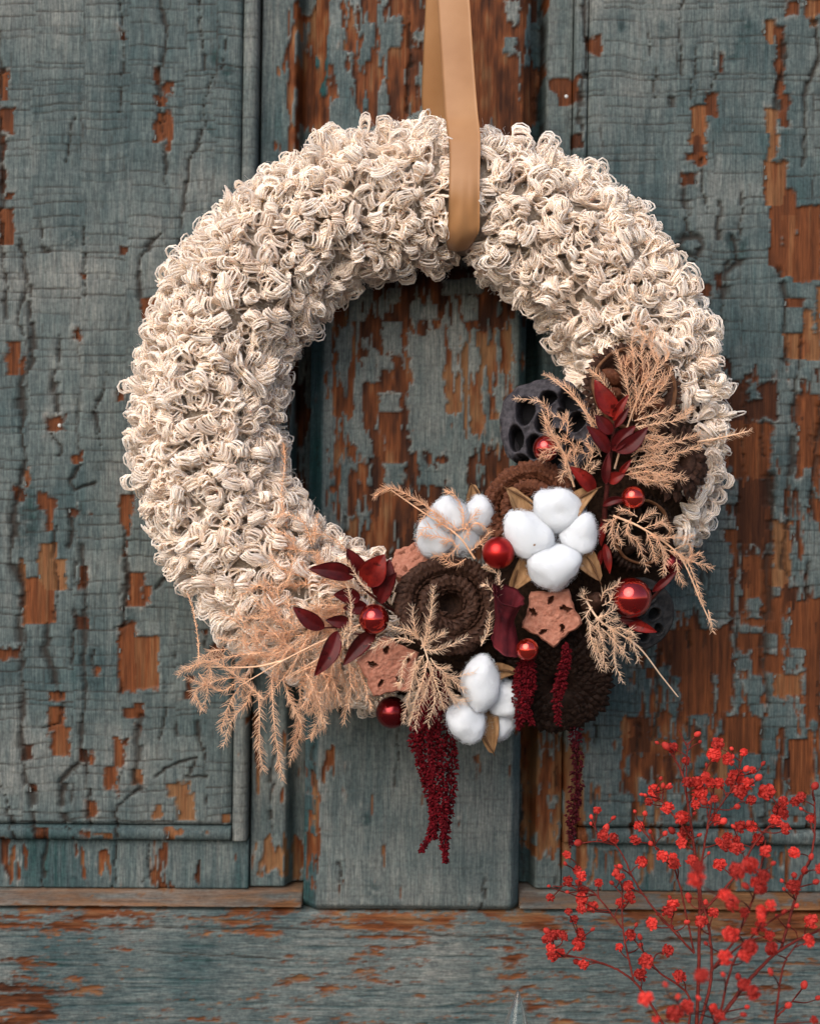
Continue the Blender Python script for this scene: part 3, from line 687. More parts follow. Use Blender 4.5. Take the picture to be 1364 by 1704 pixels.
BAUB = [(829, 920, 190, 27, MB_M, "matte red bauble touching the left side of the largest cotton boll"),
        (622, 1030, 165, 25.5, MB_S, "shiny red bauble among the dark red leaves on the left"),
        (652, 1186, 95, 27, MB_D, "dark red bauble hanging below the left pink star pod"),
        (877, 1081, 190, 19, MB_B, "small shiny bright red bauble under the pink star pod point"),
        (1050, 995, 185, 34, MB_S, "largest shiny red bauble in front of the dark lotus pod"),
        (1053, 828, 180, 20, MB_B, "small shiny red bauble below the upright red leaf sprig"),
        (908, 746, 160, 22, MB_S, "red bauble in front of the grey lotus pod behind fern"),
        (1117, 940, 130, 19, MB_D, "small dark red bauble at the outer right edge under fern")]
for (x, y, d, r, m, lab) in BAUB:
    f = frame(x, y, d, 0, 0, 0)
    root = empty("bauble", x, y, d); tag(root, lab, "bauble", GB)
    g = Geo(); g.add(f(BV * r), BF); g.obj("glass_ball", m, root)
    cf = frame(x, y, d, -90 + 50, 0, 30)
    n = 16; an = np.arange(n) * 2 * np.pi / n
    prof = [(0, -.93), (.27, -.93), (.30, -1.02), (.29, -1.18), (0, -1.19)]
    V = np.array([[q * np.cos(a_) * r, q * np.sin(a_) * r, z * r] for q, z in prof for a_ in an])
    g = Geo(); g.add(cf(V), grid_faces(n, len(prof), True)); g.obj("hanger_cap", M_GOLD, root)

# ------------------------------------------------------------------ cotton bolls
def m_cotton():
    m, t, b = mat("white_cotton")
    n = noise(t, 350, 5); b.inputs['Base Color'].default_value = (.60, .615, .64, 1)
    b.inputs['Roughness'].default_value = 1; b.inputs['Specular IOR Level'].default_value = .05
    b.subsurface_method = 'BURLEY'
    b.inputs['Subsurface Weight'].default_value = .9; b.inputs['Subsurface Scale'].default_value = .005
    b.inputs['Subsurface Radius'].default_value = (1, 1, 1)
    bump(t, b, n, .25, .0006)
    return m
M_COT = m_cotton()
M_BRACT = simple("dry_husk", (.17, .085, .038), (.38, .22, .11), 260, .6, .5, stretch=(1, 1, .25))
M_HUSKIN = simple("dark_husk", (.06, .03, .015), (.16, .08, .04), 260, .7, .5)
def lobe(root, x, y, d, a, b, rot, seed, dz=.8):
    r = np.random.default_rng(seed)
    V, F = uv_sphere(48, 32); V = V[:, [0, 2, 1]]; F = F[:, ::-1]
    taper = 1 - .14 * V[:, 1] * (1 if seed % 2 else -1)
    n1 = fbm(V[:, 0] * 1.5 + 5 + seed, V[:, 1] * 1.5 + V[:, 2] * 1.2 + 9, seed, 1) - .5
    n2 = fbm(V[:, 0] * 7 + seed, V[:, 1] * 7 + V[:, 2] * 6, seed + 5, 4) - .5
    W = V * (1 + .30 * n1 + .025 * n2)[:, None]; W[:, 0] *= taper
    f = frame(x, y, d, 0, 0, rot)
    sc_ = np.array([a, b, dz * min(a, b)])
    g = Geo(); g.add(f(W * sc_), F)
    N = 650
    idx = r.integers(0, len(V), N); idx = idx[V[idx, 2] > -.6]; N = len(idx)
    p0 = W[idx] * sc_ * .985 + r.normal(0, .8, (N, 3)); nn = nrm(V[idx] / sc_)
    tg = nrm(np.cross(nn, r.normal(size=(N, 3)))); L = r.uniform(5, 13, N)[:, None, None]
    t = np.linspace(0, 1, 4)[None, :, None]
    c = p0[:, None] + tg[:, None] * t * L + nn[:, None] * L * (.30 * np.sin(t * 3.0))
    V2, F2 = tubes(f(c), np.full((N, 4), .16 * S), 3)
    g.add(V2, F2)
    N = 420; idx = r.integers(0, len(V), N); idx = idx[np.abs(V[idx, 2]) < .75]; N = len(idx)
    p0 = W[idx] * sc_ * .97; nn = nrm(V[idx] / sc_); tg = nrm(np.cross(nn, r.normal(size=(N, 3)))); L = r.uniform(4, 11, N)[:, None, None]; t = np.linspace(0, 1, 4)[None, :, None]
    c = p0[:, None] + nn[:, None] * L * t * .7 + tg[:, None] * L * np.sin(t * 2.4) * .5
    V2, F2 = tubes(f(c), np.full((N, 4), .15 * S), 3); g.add(V2, F2)
    g.obj("cotton_lobe", M_COT, root)

def sheet(fn, nu, nv, thick=None):
    U, V = np.meshgrid(np.linspace(0, 1, nu), np.linspace(0, 1, nv))
    A = fn(U, V)
    F = grid_faces(nu, nv)
    if thick is None: return A.reshape(-1, 3), F
    n = nrm(np.cross(np.gradient(A, axis=1), np.gradient(A, axis=0)))
    B = A - n * thick * S
    k = nu * nv
    rim = np.concatenate([np.arange(nu), np.arange(1, nv) * nu + nu - 1, (nv - 1) * nu + np.arange(nu - 2, -1, -1), np.arange(nv - 2, 0, -1) * nu])
    rj = np.roll(rim, -1)
    return np.concatenate([A.reshape(-1, 3), B.reshape(-1, 3)]), np.concatenate([F, F[:, ::-1] + k, np.stack([rim, rj, rj + k, rim + k], -1)])

def leaf_geo(base, tip, width, fold=.35, curl=.1, bend=0., twist=0., thick=.8, shape=.85, nu=9, nv=15, vein=0., pw=.8):
    base = np.array(base, float); tip = np.array(tip, float)
    ax = tip - base; L = np.linalg.norm(ax); ax = ax / L
    sd_ = nrm(np.cross(ax, np.array([0, 0, 1.0])) + 1e-9)
    zz = np.cross(sd_, ax)
    def fn(U, V):
        s = U * 2 - 1; t = V
        wv = np.sin(np.pi * np.clip(t, 0, 1) ** shape) ** pw * (1 - .15 * t) * width / 2
        wv = np.where(t < .04, wv * .8, wv)
        ang = twist * t + 0 * U
        lx = s * wv; lz = np.abs(s) * wv * fold + vein * np.cos(s * 9) * wv * .05
        c, sn = np.cos(ang), np.sin(ang)
        X = lx * c - lz * sn; Zz = lx * sn + lz * c
        p = base + ax * (t * L)[..., None] + sd_ * (X + bend * L * np.sin(np.pi * t))[..., None] + zz * (Zz + curl * L * np.sin(np.pi * t) - curl * L * .9 * t * t * 0)[..., None]
        return PP(p)
    return sheet(fn, nu, nv, thick)

def bract(root, b, t, wd, curl=.15, fold=.5, twist=.2):
    V, F = leaf_geo(b, t, wd * .95, fold * 1.2, curl * 1.8, .05, twist * 1.3, 2.0, .8, 13, 18, 1.6, .5)
    rr4 = np.random.default_rng(int(b[0] + t[1])); c0 = np.asarray(V); c0 = c0 + (fbm(c0[:, 0] / S / 11, c0[:, 2] / S / 11, 5, 3) - .5)[:, None] * np.array([.3, -1, .3]) * 7 * S
    g = Geo(); g.add(c0, F); g.obj("husk", M_BRACT, root)
    b = np.array(b, float); t = np.array(t, float); ax = t - b; sd_ = np.array([-ax[1], ax[0], 0]) / (np.linalg.norm(ax) + 1e-6)
    q = np.linspace(.1, 1.06, 12)[:, None]
    c = b + ax * q + sd_ * wd * .30 * np.sin(np.pi * q ** .8) * (1 if twist > 0 else -1) + np.array([0, 0, 1]) * (12 * np.sin(np.pi * q) + 6)
    V, F = tubes(PP(c)[None], np.concatenate([np.linspace(1.0, 2.0, 8), np.linspace(1.8, .5, 4)])[None] * S, 6)
    g = Geo(); g.add(V, F); g.obj("husk_edge", M_HUSKIN, root)

k1 = empty("cotton_boll", 917, 897, 150); GC = "open cotton bolls on the wreath"
tag(k1, "largest white cotton boll with four lobes at the centre right of the wreath", "cotton boll", GC)
for i, (x, y, d, a, b_, rot) in enumerate([(877, 889, 185, 37, 50, 38), (928, 850, 178, 42, 35, -8), (963, 891, 186, 31, 38, -22), (921, 943, 192, 46, 36, 4)]):
    lobe(k1, x, y, d, a, b_, rot, 41 + i, .85)
bract(k1, (905, 880, 150), (842, 812, 175), 46, .06, .45, .5)
bract(k1, (930, 880, 150), (996, 812, 180), 50, .08, .5, -.6)
bract(k1, (905, 905, 150), (851, 985, 165), 50, .08, .5, .5)
bract(k1, (935, 905, 150), (998, 968, 178), 50, .1, .5, -.5)
k2 = empty("cotton_boll", 757, 880, 110)
tag(k2, "white cotton boll behind peach fern at the lower edge of the opening", "cotton boll", GC)
for i, (x, y, d, a, b_, rot) in enumerate([(747, 860, 118, 34, 32, 10), (722, 896, 122, 33, 31, -25), (797, 856, 112, 27, 30, 0), (770, 900, 112, 26, 24, 0)]):
    lobe(k2, x, y, d, a, b_, rot, 51 + i, .9)
bract(k2, (792, 850, 92), (785, 806, 96), 30, .1, .5, .3)
k3 = empty("cotton_boll", 803, 1170, 110)
tag(k3, "white cotton boll at the bottom of the wreath beside the hanging amaranth", "cotton boll", GC)
for i, (x, y, d, a, b_, rot) in enumerate([(800, 1136, 158, 34, 44, -8), (776, 1202, 150, 31, 32, 12), (838, 1163, 132, 31, 34, 20), (832, 1204, 118, 26, 27, 0)]):
    lobe(k3, x, y, d, a, b_, rot, 61 + i, .9)
bract(k3, (818, 1130, 120), (860, 1122, 150), 44, .12, .5, -.8)
bract(k3, (808, 1180, 120), (821, 1254, 130), 40, .06, .5, .5)

for (kk, x, y, d, a_) in ((k1, 889, 907, 218, .6),):
    f = frame(x, y, d, 20, 10, math.degrees(a_)); V, F = uv_sphere(8, 6)
    g = Geo(); g.add(f(V * np.array([2.6, 1.9, 1.0]) * (1 + .4 * (fbm(V[:, 0] * 3 + x, V[:, 1] * 3, 3, 2) - .5))[:, None]), F); g.obj("husk_speck", M_BRACT, kk, False)

# ------------------------------------------------------------------ cone rings, rosettes
M_CONE_R = simple("reddish_cone", (.055, .018, .010), (.16, .060, .032), 420, .55, .5, bdist=.0006)
M_CONE_B = simple("dark_brown_cone", (.022, .010, .007), (.078, .038, .025), 420, .6, .5, bdist=.0006)
M_CONE_D = simple("blackish_cone", (.006, .003, .002), (.026, .013, .009), 420, .65, .5, bdist=.0006)
M_POD_RIM = simple("pod_rim", (.08, .035, .018), (.19, .09, .045), 300, .6, .5)
SC_V = np.array([[-.5, 0, -.2], [.5, 0, -.2], [-.46, .55, .35], [.46, .55, .35], [0, .5, .62], [0, 1.05, .25], [0, .0, .1], [0, .6, -.3]])
SC_F = np.array([[0, 6, 4], [0, 4, 2], [6, 1, 4], [1, 3, 4], [2, 4, 5], [4, 3, 5], [2, 5, 7], [5, 3, 7], [0, 2, 7], [1, 7, 3]])
def scales(g, f, pos, nrm_, dir_, size, r, jit=.15):
    """pos, normal, direction arrays (N,3) in local pixels; size (w,l,h)"""
    N = len(pos)
    n = nrm(nrm_ + r.normal(0, jit, (N, 3))); d_ = dir_ + r.normal(0, jit, (N, 3)); d_ = nrm(d_ - n * (d_ * n).sum(-1, keepdims=True)); s_ = np.cross(d_, n)
    sz = np.asarray(size, float) * r.uniform(.8, 1.2, (N, 1)) * np.ones((N, 3))
    V = pos[:, None] + s_[:, None] * (SC_V[None, :, 0:1] * sz[:, None, 0:1]) + d_[:, None] * (SC_V[None, :, 1:2] * sz[:, None, 1:2]) + n[:, None] * (SC_V[None, :, 2:3] * sz[:, None, 2:3])
    F = (SC_F[None] + (np.arange(N) * 8)[:, None, None]).reshape(-1, 3)
    g.add(f(V.reshape(-1, 3)), F)
def ring_cone(x, y, d, tilt, rings, m, label, seed, size=(10.5, 14.5, 6.5)):
    r = np.random.default_rng(seed)
    root = empty("cone_slice", x, y, d); tag(root, label, "cone", "coiled dried cone slices")
    f = frame(x, y, d, *tilt)
    core = Geo(); sg = Geo()
    for (R, rt, z, ecc) in rings:
        a = np.arange(40) * 2 * np.pi / 40; b = np.arange(13) * 2 * np.pi / 12
        A, B = np.meshgrid(a, b)
        rw = R * (1 + .05 * np.sin(2 * A + seed) + .03 * np.sin(3 * A))
        core.add(f(np.stack([(rw + (rt * .85) * np.cos(B)) * np.cos(A), (rw + rt * .85 * np.cos(B)) * np.sin(A) * ecc, z + rt * .85 * np.sin(B)], -1).reshape(-1, 3)), grid_faces(40, 13, True))
        for k, ph in enumerate(np.radians([-25, 15, 52, 90, 128, 168, 200])):
            n = int(2 * np.pi * (R + rt * np.cos(ph)) / 8.2)
            if n < 4: continue
            A = (np.arange(n) + .5 * (k % 2) + r.uniform(-.2, .2, n)) * 2 * np.pi / n
            rw = R * (1 + .05 * np.sin(2 * A + seed) + .03 * np.sin(3 * A))
            ca, sa = np.cos(A), np.sin(A)
            pos = np.stack([(rw + rt * .86 * np.cos(ph)) * ca, (rw + rt * .86 * np.cos(ph)) * sa * ecc, z + rt * .86 * np.sin(ph) + 0 * A], -1)
            nn = np.stack([np.cos(ph) * ca, np.cos(ph) * sa, np.sin(ph) + 0 * A], -1)
            dd = np.stack([-np.sin(ph) * ca, -np.sin(ph) * sa, np.cos(ph) + 0 * A], -1)
            dd = dd * (-1 if ph > 1.57 else -1) + np.stack([-sa, ca, 0 * A], -1) * .45
            scales(sg, f, pos, nn, dd, size, r, .08)
    # dark hollow behind the coil
    R = rings[-1][0]
    V = np.array([[0, 0, -52]] + [[R * math.cos(q) * .95, R * math.sin(q) * .95, -12] for q in np.arange(24) * 2 * np.pi / 24])
    core.add(f(V), np.array([[0, 1 + i, 1 + (i + 1) % 24] for i in range(24)]))
    core.obj("coil_core", m, root); tag(sg.obj("scales", m, root, False), kind='stuff')
    return root
ring_cone(746, 1006, 140, (-12, 14, 10), [(67, 17, 0, 1.0), (33, 12, 6, 1.08)], M_CONE_B, "dark brown coiled cone slice between the left baubles and the cotton", 71)
ring_cone(880, 842, 122, (-22, -8, 40), [(61, 16, 0, .98), (30, 11, 5, 1.0)], M_CONE_R, "reddish brown coiled cone slice tucked behind the largest cotton boll", 72)
ring_cone(778, 1080, 78, (12, 0, 0), [(52, 18, 0, .7), (24, 11, 0, .8)], M_CONE_D, "dark coiled cone slice mostly hidden above the bottom cotton boll", 73)

def rosette(x, y, d, tilt, R, m, label, seed, hollow=.28, size=(13, 15, 9), dome=16, rows=6):
    r = np.random.default_rng(seed)
    root = empty("cone_rosette", x, y, d); tag(root, label, "cone", "open dried cone rosettes")
    f = frame(x, y, d, *tilt); sg = Geo(); core = Geo()
    rr2 = np.linspace(0, 1, 12); a = np.arange(36) * 2 * np.pi / 36
    def hz(q): return dome * (1 - q ** 2) * smooth(0, hollow + .2, q) * 1.6 - 26 * smooth(hollow, 0, q) - 22 * smooth(.9, 1, q)
    A, B = np.meshgrid(a, rr2)
    core.add(f(np.stack([B * R * .93 * np.cos(A), B * R * .93 * np.sin(A), hz(B)], -1).reshape(-1, 3)), grid_faces(36, 12, True))
    core.add(f(np.array([[0, 0, -30]] + [[R * .93 * math.cos(q), R * .93 * math.sin(q), -22] for q in a])), np.array([[0, 1 + i, 1 + (i + 1) % 36] for i in range(36)]))
    for k, q in enumerate(np.linspace(hollow, .93, rows)):
        n = max(6, int(2 * np.pi * q * R / (size[0] * .82)))
        A = (np.arange(n) + .5 * (k % 2) + r.uniform(-.2, .2, n)) * 2 * np.pi / n
        pos = np.stack([q * R * np.cos(A), q * R * np.sin(A), hz(q) + 0 * A], -1)
        nn = np.stack([.5 * (q - .3) * np.cos(A), .5 * (q - .3) * np.sin(A), 1 + 0 * A], -1)
        dd = np.stack([np.cos(A), np.sin(A), .5 - .9 * q + 0 * A], -1)
        scales(sg, f, pos, nn, dd, np.array(size) * (.75 + .3 * q), r, .13)
    core.obj("core", m, root); tag(sg.obj("scales", m, root, False), kind='stuff')
    return root
rosette(930, 1138, 100, (18, 0, 0), 84, M_CONE_D, "large blackish cone rosette at the bottom behind the amaranth", 81, .25, (12, 16, 6), 9, 10)
rosette(1128, 768, 138, (-5, 34, 0), 55, M_CONE_B, "small brown cone rosette at the right edge of the wreath under fern", 82, .2, (14, 19, 9), 14, 4)

def open_pod(x, y, d, tilt, R, m, label, seed):
    """round pod with a toothed outer fringe, a smooth rim and wrinkled segments inside"""
    r = np.random.default_rng(seed)
    root = empty("open_seed_pod", x, y, d); tag(root, label, "seed pod", "open round seed pods")
    f = frame(x, y, d, *tilt); n = 60; a = np.arange(n) * 2 * np.pi / n
    def lathe(prof, g, wob=.02):
        V = []
        for q, z in prof:
            w_ = 1 + wob * (vn(a * 3, 0 * a + q / 9, seed) - .5) * 2
            V.append(np.stack([q * w_ * np.cos(a), q * w_ * np.sin(a), z + 4 * (vn(a * 5, 0 * a, seed + 9) - .5)], -1))
        g.add(f(np.concatenate(V)), grid_faces(n, len(prof), True))
    g = Geo(); lathe([(R * .81, 2), (R * .83, 7), (R * .86, 8), (R * .885, 6), (R * .89, 2)], g); g.obj("rim", M_POD_RIM, root)
    g = Geo(); lathe([(R * .3, -46), (R * .75, -30), (R * .88, -8), (R * .885, 1), (R * .79, 1), (R * .72, -14), (R * .4, -26), (R * .02, -28)], g, .05); g.obj("cup", m, root)
    g = Geo()
    for k, (q, z) in enumerate([(.88, 0), (.90, -10), (.86, -20)]):
        nn_ = 46; A = (np.arange(nn_) + .5 * (k % 2)) * 2 * np.pi / nn_
        pos = np.stack([q * R * np.cos(A), q * R * np.sin(A), z + 0 * A], -1)
        scales(g, f, pos, np.stack([.3 * np.cos(A), .3 * np.sin(A), 1 + 0 * A], -1), np.stack([np.cos(A), np.sin(A), 0 * A], -1), (9, 12, 7), r, .12)
    tag(g.obj("fringe", m, root, False), kind='stuff')
    for k in range(8):
        A = k * 2 * np.pi / 8 + .2
        V, F = uv_sphere(22, 16)
        nz = fbm(V[:, 0] * 5 + k, V[:, 1] * 5 + V[:, 2] * 4, seed + k, 4) - .5
        W = V * (1 + .6 * nz)[:, None] * np.array([R * .27, R * .15, 20])
        c, s_ = math.cos(A), math.sin(A)
        W = np.stack([W[:, 0] * c - W[:, 1] * s_ + R * .50 * c, W[:, 0] * s_ + W[:, 1] * c + R * .50 * s_, W[:, 2] - 10], -1)
        g = Geo(); g.add(f(W), F); g.obj("segment", M_CONE_R if m is M_CONE_B else m, root)
open_pod(1055, 648, 150, (-14, 10, 0), 83, M_CONE_B, "brown open seed pod near the top right behind peach fern", 91)
open_pod(1066, 885, 145, (0, 22, 0), 62, M_CONE_D, "dark open seed pod below the small red bauble on the right", 92)
# small woody stub
root = empty("cone_stub", 987, 1002, 150); tag(root, "small brown woody stub right of the pink star pod", "seed pod")
f = frame(987, 1002, 150, -25, 25, 0); n = 20; a = np.arange(n) * 2 * np.pi / n
prof = [(2, 22), (9, 21), (12, 16), (13, 6), (16, -2), (18, -12), (14, -24), (2, -28)]
g = Geo(); g.add(f(np.array([[q * (1 + .08 * math.sin(3 * t_)) * math.cos(t_), q * math.sin(t_), z] for q, z in prof for t_ in a])), grid_faces(n, len(prof), True)); g.obj("body", M_CONE_B, root)

# ------------------------------------------------------------------ discs with holes: lotus pods and star pods
def disc_pod(f, outline, holes, thick, taper, rough, deep, rimh, star=False, nr=70, na=150, seed=1, dome=0.):
    a = np.arange(na) * 2 * np.pi / na; q = np.linspace(0, 1, nr) ** .9
    A, Q = np.meshgrid(a, q); Ro = outline(A)
    X = Q * Ro * np.cos(A); Y = Q * Ro * np.sin(A)
    Z_ = dome * (1 - Q ** 2) + rough * (fbm(X / 9 + 7, Y / 9, seed, 5) - .5) * 2 - 5 * smooth(.93, 1, Q)
    hole = 0 * X
    for (hx, hy, hr, *e_) in holes:
        ex = e_[0] if e_ else 1.0; er = e_[1] if len(e_) > 1 else 0
        dx, dy = X - hx, Y - hy
        c, s_ = math.cos(er), math.sin(er); dx, dy = dx * c + dy * s_, (-dx * s_ + dy * c) / ex
        rr3 = np.hypot(dx, dy); an = np.arctan2(dy, dx)
        rad = hr * (1 + (.9 * (vn(np.cos(an) * 2.2 + hx, np.sin(an) * 2.2 + hy, 5) - .45) + .35 * (vn(np.cos(an) * 6 + hx, np.sin(an) * 6 + hy, 6) - .5) if star else .10 * np.cos(2 * an + hx) + .06 * np.cos(3 * an)))
        k = smooth(1.10, .92, rr3 / rad)
        Z_ = Z_ - deep * k + rimh * np.exp(-((rr3 / rad - 1.25) / .22) ** 2) * (1 - k)
        hole = np.maximum(hole, k)
    top = np.stack([X, Y, Z_], -1).reshape(-1, 3)
    side = []; nsd = 12
    for i in range(1, nsd + 1):
        t_ = i / nsd
        sc_ = 1 - taper * t_ ** 1.4 + .015 * math.sin(t_ * 9)
        r_ = outline(a) * sc_ * (1 + .03 * (vn(a * 9, 0 * a + t_ * 5, seed + 3) - .5))
        side.append(np.stack([r_ * np.cos(a), r_ * np.sin(a), Z_[-1] - thick * t_], -1))
    V = np.concatenate([top] + side)
    Fq = grid_faces(na, nr + nsd, True)
    last = (nr + nsd - 1) * na
    V = np.concatenate([V, [[0, 0, -thick * 1.02]]])
    i = np.arange(na)
    cap = np.stack([last + i, np.full(na, len(V) - 1), last + (i + 1) % na], -1)
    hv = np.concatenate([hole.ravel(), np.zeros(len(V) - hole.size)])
    return f(V), [Fq, cap], hv
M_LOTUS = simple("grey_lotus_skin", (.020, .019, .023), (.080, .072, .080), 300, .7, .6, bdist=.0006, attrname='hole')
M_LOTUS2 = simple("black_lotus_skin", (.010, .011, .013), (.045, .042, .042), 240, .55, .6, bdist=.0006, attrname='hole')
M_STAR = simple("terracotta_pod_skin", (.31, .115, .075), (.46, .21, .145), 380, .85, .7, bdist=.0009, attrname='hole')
root = empty("lotus_pod", 912, 708, 95); tag(root, "grey dried lotus pod with large dark holes at the inner right of the wreath", "seed pod", "dried lotus pods")
ol = lambda a: 84 * (1 + .045 * np.cos(2 * a + 1.2) + .03 * np.cos(5 * a) + .012 * np.cos(17 * a))
hl = [(-40, 27, 17, 1.2, .2), (38, 45, 20, 1.05), (-2, 48, 15, .8), (-8, 8, 14, 1.15), (-54, -19, 13, 1.5), (-22, -33, 15, 1.2), (-46, -58, 14, .8), (48, 8, 14, 1.1), (20, -18, 14), (10, -52, 15), (44, -36, 14), (22, 22, 8)]
V, F, hv = disc_pod(frame(912, 710, 110, -6, -16, 0), ol, [(q_[0], q_[1], q_[2] * .98, *q_[3:]) for q_ in hl], 60, .45, 2.0, 40, 2.5, seed=5)
g = Geo(); g.add(V, F, hole=hv); g.obj("pod_shell", M_LOTUS, root)
root = empty("lotus_pod", 1070, 1022, 110); tag(root, "black lotus pod behind the largest shiny bauble at lower right", "seed pod", "dried lotus pods")
ol2 = lambda a: 63 * (1 + .02 * np.cos(3 * a))
hl2 = [(24, 2, 10), (16, 32, 9), (34, -24, 8), (8, -36, 9), (-18, -26, 9), (-2, 4, 9), (-30, 14, 9), (-10, 36, 9)]
V, F, hv = disc_pod(frame(1066, 1024, 128, 8, 18, 0), ol2, hl2, 44, .5, 1.2, 12, 2.0, seed=6)
g = Geo(); g.add(V, F, hole=hv); g.obj("pod_shell", M_LOTUS2, root)

def pent(ax_, R, k=.13):
    def o(a):
        t_ = (a - ax_ + np.pi / 5) % (2 * np.pi / 5) - np.pi / 5
        edge = np.cos(np.pi / 5) / np.cos(np.pi / 5 - abs(t_))
        return R * (edge * (1 - k * np.sin(abs(t_) / (np.pi / 5) * np.pi / 2) * .8) - .05 * np.exp(-(t_ / .12) ** 2) + .015 * np.cos(13 * a))
    return o
def star_pod(x, y, d, tilt, rot, R, label, seed, hole_rot=0.):
    root = empty("star_pod", x, y, d); tag(root, label, "seed pod", "pinkish star shaped pod slices")
    hs_ = [(R * .50 * math.cos(rot + math.pi / 5 * hole_rot + k * 2 * math.pi / 5) + 2 * math.sin(k * 9 + seed), R * .50 * math.sin(rot + math.pi / 5 * hole_rot + k * 2 * math.pi / 5) + 2 * math.cos(k * 7), 3.9 + .7 * (k % 2), 1.7, k * 1.3) for k in range(5)]
    V, F, hv = disc_pod(frame(x, y, d, *tilt), pent(rot, R), hs_, 26, .12, 3.0, 20, 1.0, star=True, seed=seed)
    g = Geo(); g.add(V, F, hole=hv); g.obj("pod_body", M_STAR, root)
star_pod(917, 1026, 176, (4, -6, 0), math.radians(-86), 56, "pink terracotta star pod directly below the largest cotton boll", 3, 1)
star_pod(648, 1112, 148, (6, 8, 0), math.radians(98), 58, "pink terracotta star pod at lower left half covered by fern", 4)
star_pod(676, 930, 88, (-52, -30, 18), math.radians(60), 46, "pink terracotta star pod seen edge on behind the red leaves", 5)

# ------------------------------------------------------------------ red leaves
def m_leaf(name, c1, c2, rough=.38):
    m, t, b = mat(name)
    n = noise(t, 90, 5); f = noise(t, 380, 4)
    col = ramp(t, n, [(.32, c1), (.68, c2)])
    spots = ramp(t, noise(t, 170, 2), [(.62, (1, 1, 1)), (.70, (.15, .1, .1))])
    col = mixc(t, .8, col, spots, 'MULTIPLY')
    t.links.new(col, b.inputs['Base Color']); b.inputs['Roughness'].default_value = rough; b.inputs['Specular IOR Level'].default_value = .22
    bump(t, b, f, .25, .0005)
    tr = t.nodes.new("ShaderNodeBsdfTranslucent"); t.links.new(col, tr.inputs[0])
    mx = t.nodes.new("ShaderNodeMixShader"); mx.inputs[0].default_value = .2
    t.links.new(b.outputs[0], mx.inputs[1]); t.links.new(tr.outputs[0], mx.inputs[2]); t.links.new(mx.outputs[0], t.nodes["Material Output"].inputs[0])
    return m
M_LEAF = m_leaf("dark_red_leaf", (.038, .004, .005), (.135, .009, .009))
M_LEAF2 = m_leaf("bright_red_leaf", (.10, .006, .006), (.32, .020, .013))
M_STEM_R = simple("dark_red_stem", (.03, .006, .006), (.09, .02, .015), 300, .6, .2)
def sprig(name, label, cat, stems, leaves, x, y, d, group="dark red leaf sprigs"):
    root = empty(name, x, y, d); tag(root, label, cat, group)
    for pts, r0, r1 in stems:
        c = PP(catmull(pts, 24)); g = Geo(); V, F = tubes(c[None], np.linspace(r0, r1, 24)[None] * S, 6); g.add(V, F); g.obj("stem", M_STEM_R, root)
    for (b, t, wd, fo, cu, be, tw, mm) in leaves:
        V, F = leaf_geo(b, t, wd, fo, cu, be, tw, .7, .85, 11, 18)
        g = Geo(); g.add(V, F); g.obj("leaf", M_LEAF2 if mm else M_LEAF, root)
sprig("red_leaf_sprig", "dark red leaf sprig fanning out round the left shiny bauble", "leaf sprig",
      [([(660, 1020, 130), (630, 1000, 150), (600, 975, 160), (590, 960, 165)], 2.6, 1.6), ([(640, 1040, 130), (590, 1042, 150), (555, 1044, 160), (530, 1046, 165)], 2.4, 1.2), ([(630, 1030, 130), (605, 1055, 150), (570, 1050, 160)], 2, 1.2)],
      [((592, 958, 165), (513, 947, 178), 33, .35, .04, -.03, .15, 0), ((608, 958, 165), (576, 912, 182), 34, .4, .05, .08, .5, 0), ((608, 975, 172), (640, 922, 190), 50, .3, .1, .03, .1, 1),
       ((628, 995, 160), (648, 930, 165), 44, .4, .05, 0, .4, 0), ((632, 1005, 168), (660, 952, 182), 26, .5, .0, .05, -.2, 0), ((600, 995, 155), (554, 990, 165), 30, .5, .05, 0, .3, 0),
       ((540, 1046, 168), (487, 1010, 182), 31, .25, .06, .04, .1, 0), ((584, 1036, 165), (541, 1032, 172), 24, .3, .06, 0, -.2, 0), ((612, 1010, 150), (570, 1012, 158), 26, .4, .0, 0, 0, 0),
       ((562, 1050, 165), (522, 1126, 182), 33, .35, .08, .06, -.3, 0), ((625, 1050, 150), (570, 1108, 168), 30, .45, .03, -.04, -.3, 0)], 640, 1035, 130)
sprig("red_leaf_sprig", "upright red leaf sprig in front of the upper right seed pod", "leaf sprig",
      [([(1004, 905, 150), (1006, 850, 165), (1012, 790, 178), (1020, 720, 185), (1028, 680, 188)], 5.5, 2.0), ([(1005, 835, 165), (1030, 838, 168), (1045, 830, 170)], 3, 1.2)],
      [((1028, 694, 192), (989, 631, 200), 36, .3, .05, .04, .2, 1), ((1018, 722, 192), (990, 690, 196), 26, .35, .05, 0, .1, 0), ((1020, 700, 190), (1046, 656, 200), 17, .5, .1, .05, .3, 1),
       ((1022, 712, 192), (1047, 676, 198), 14, .5, .05, 0, .3, 0), ((1014, 754, 192), (975, 708, 202), 25, .4, .06, -.05, .2, 0), ((1018, 750, 192), (1058, 708, 200), 27, .35, .1, .06, 0, 0),
       ((1024, 752, 194), (1078, 710, 204), 30, .35, .1, -.08, -.1, 0), ((1008, 806, 190), (1012, 752, 196), 18, .5, .05, .05, .6, 0), ((990, 820, 178), (947, 776, 190), 28, .45, .08, -.05, .3, 1),
       ((1012, 802, 186), (1040, 788, 196), 22, .3, .1, .05, 0, 1), ((1030, 790, 182), (1050, 764, 190), 12, .5, .1, 0, .2, 1), ((1002, 842, 175), (1042, 830, 180), 15, .4, .1, .1, .3, 0)], 1005, 900, 150)
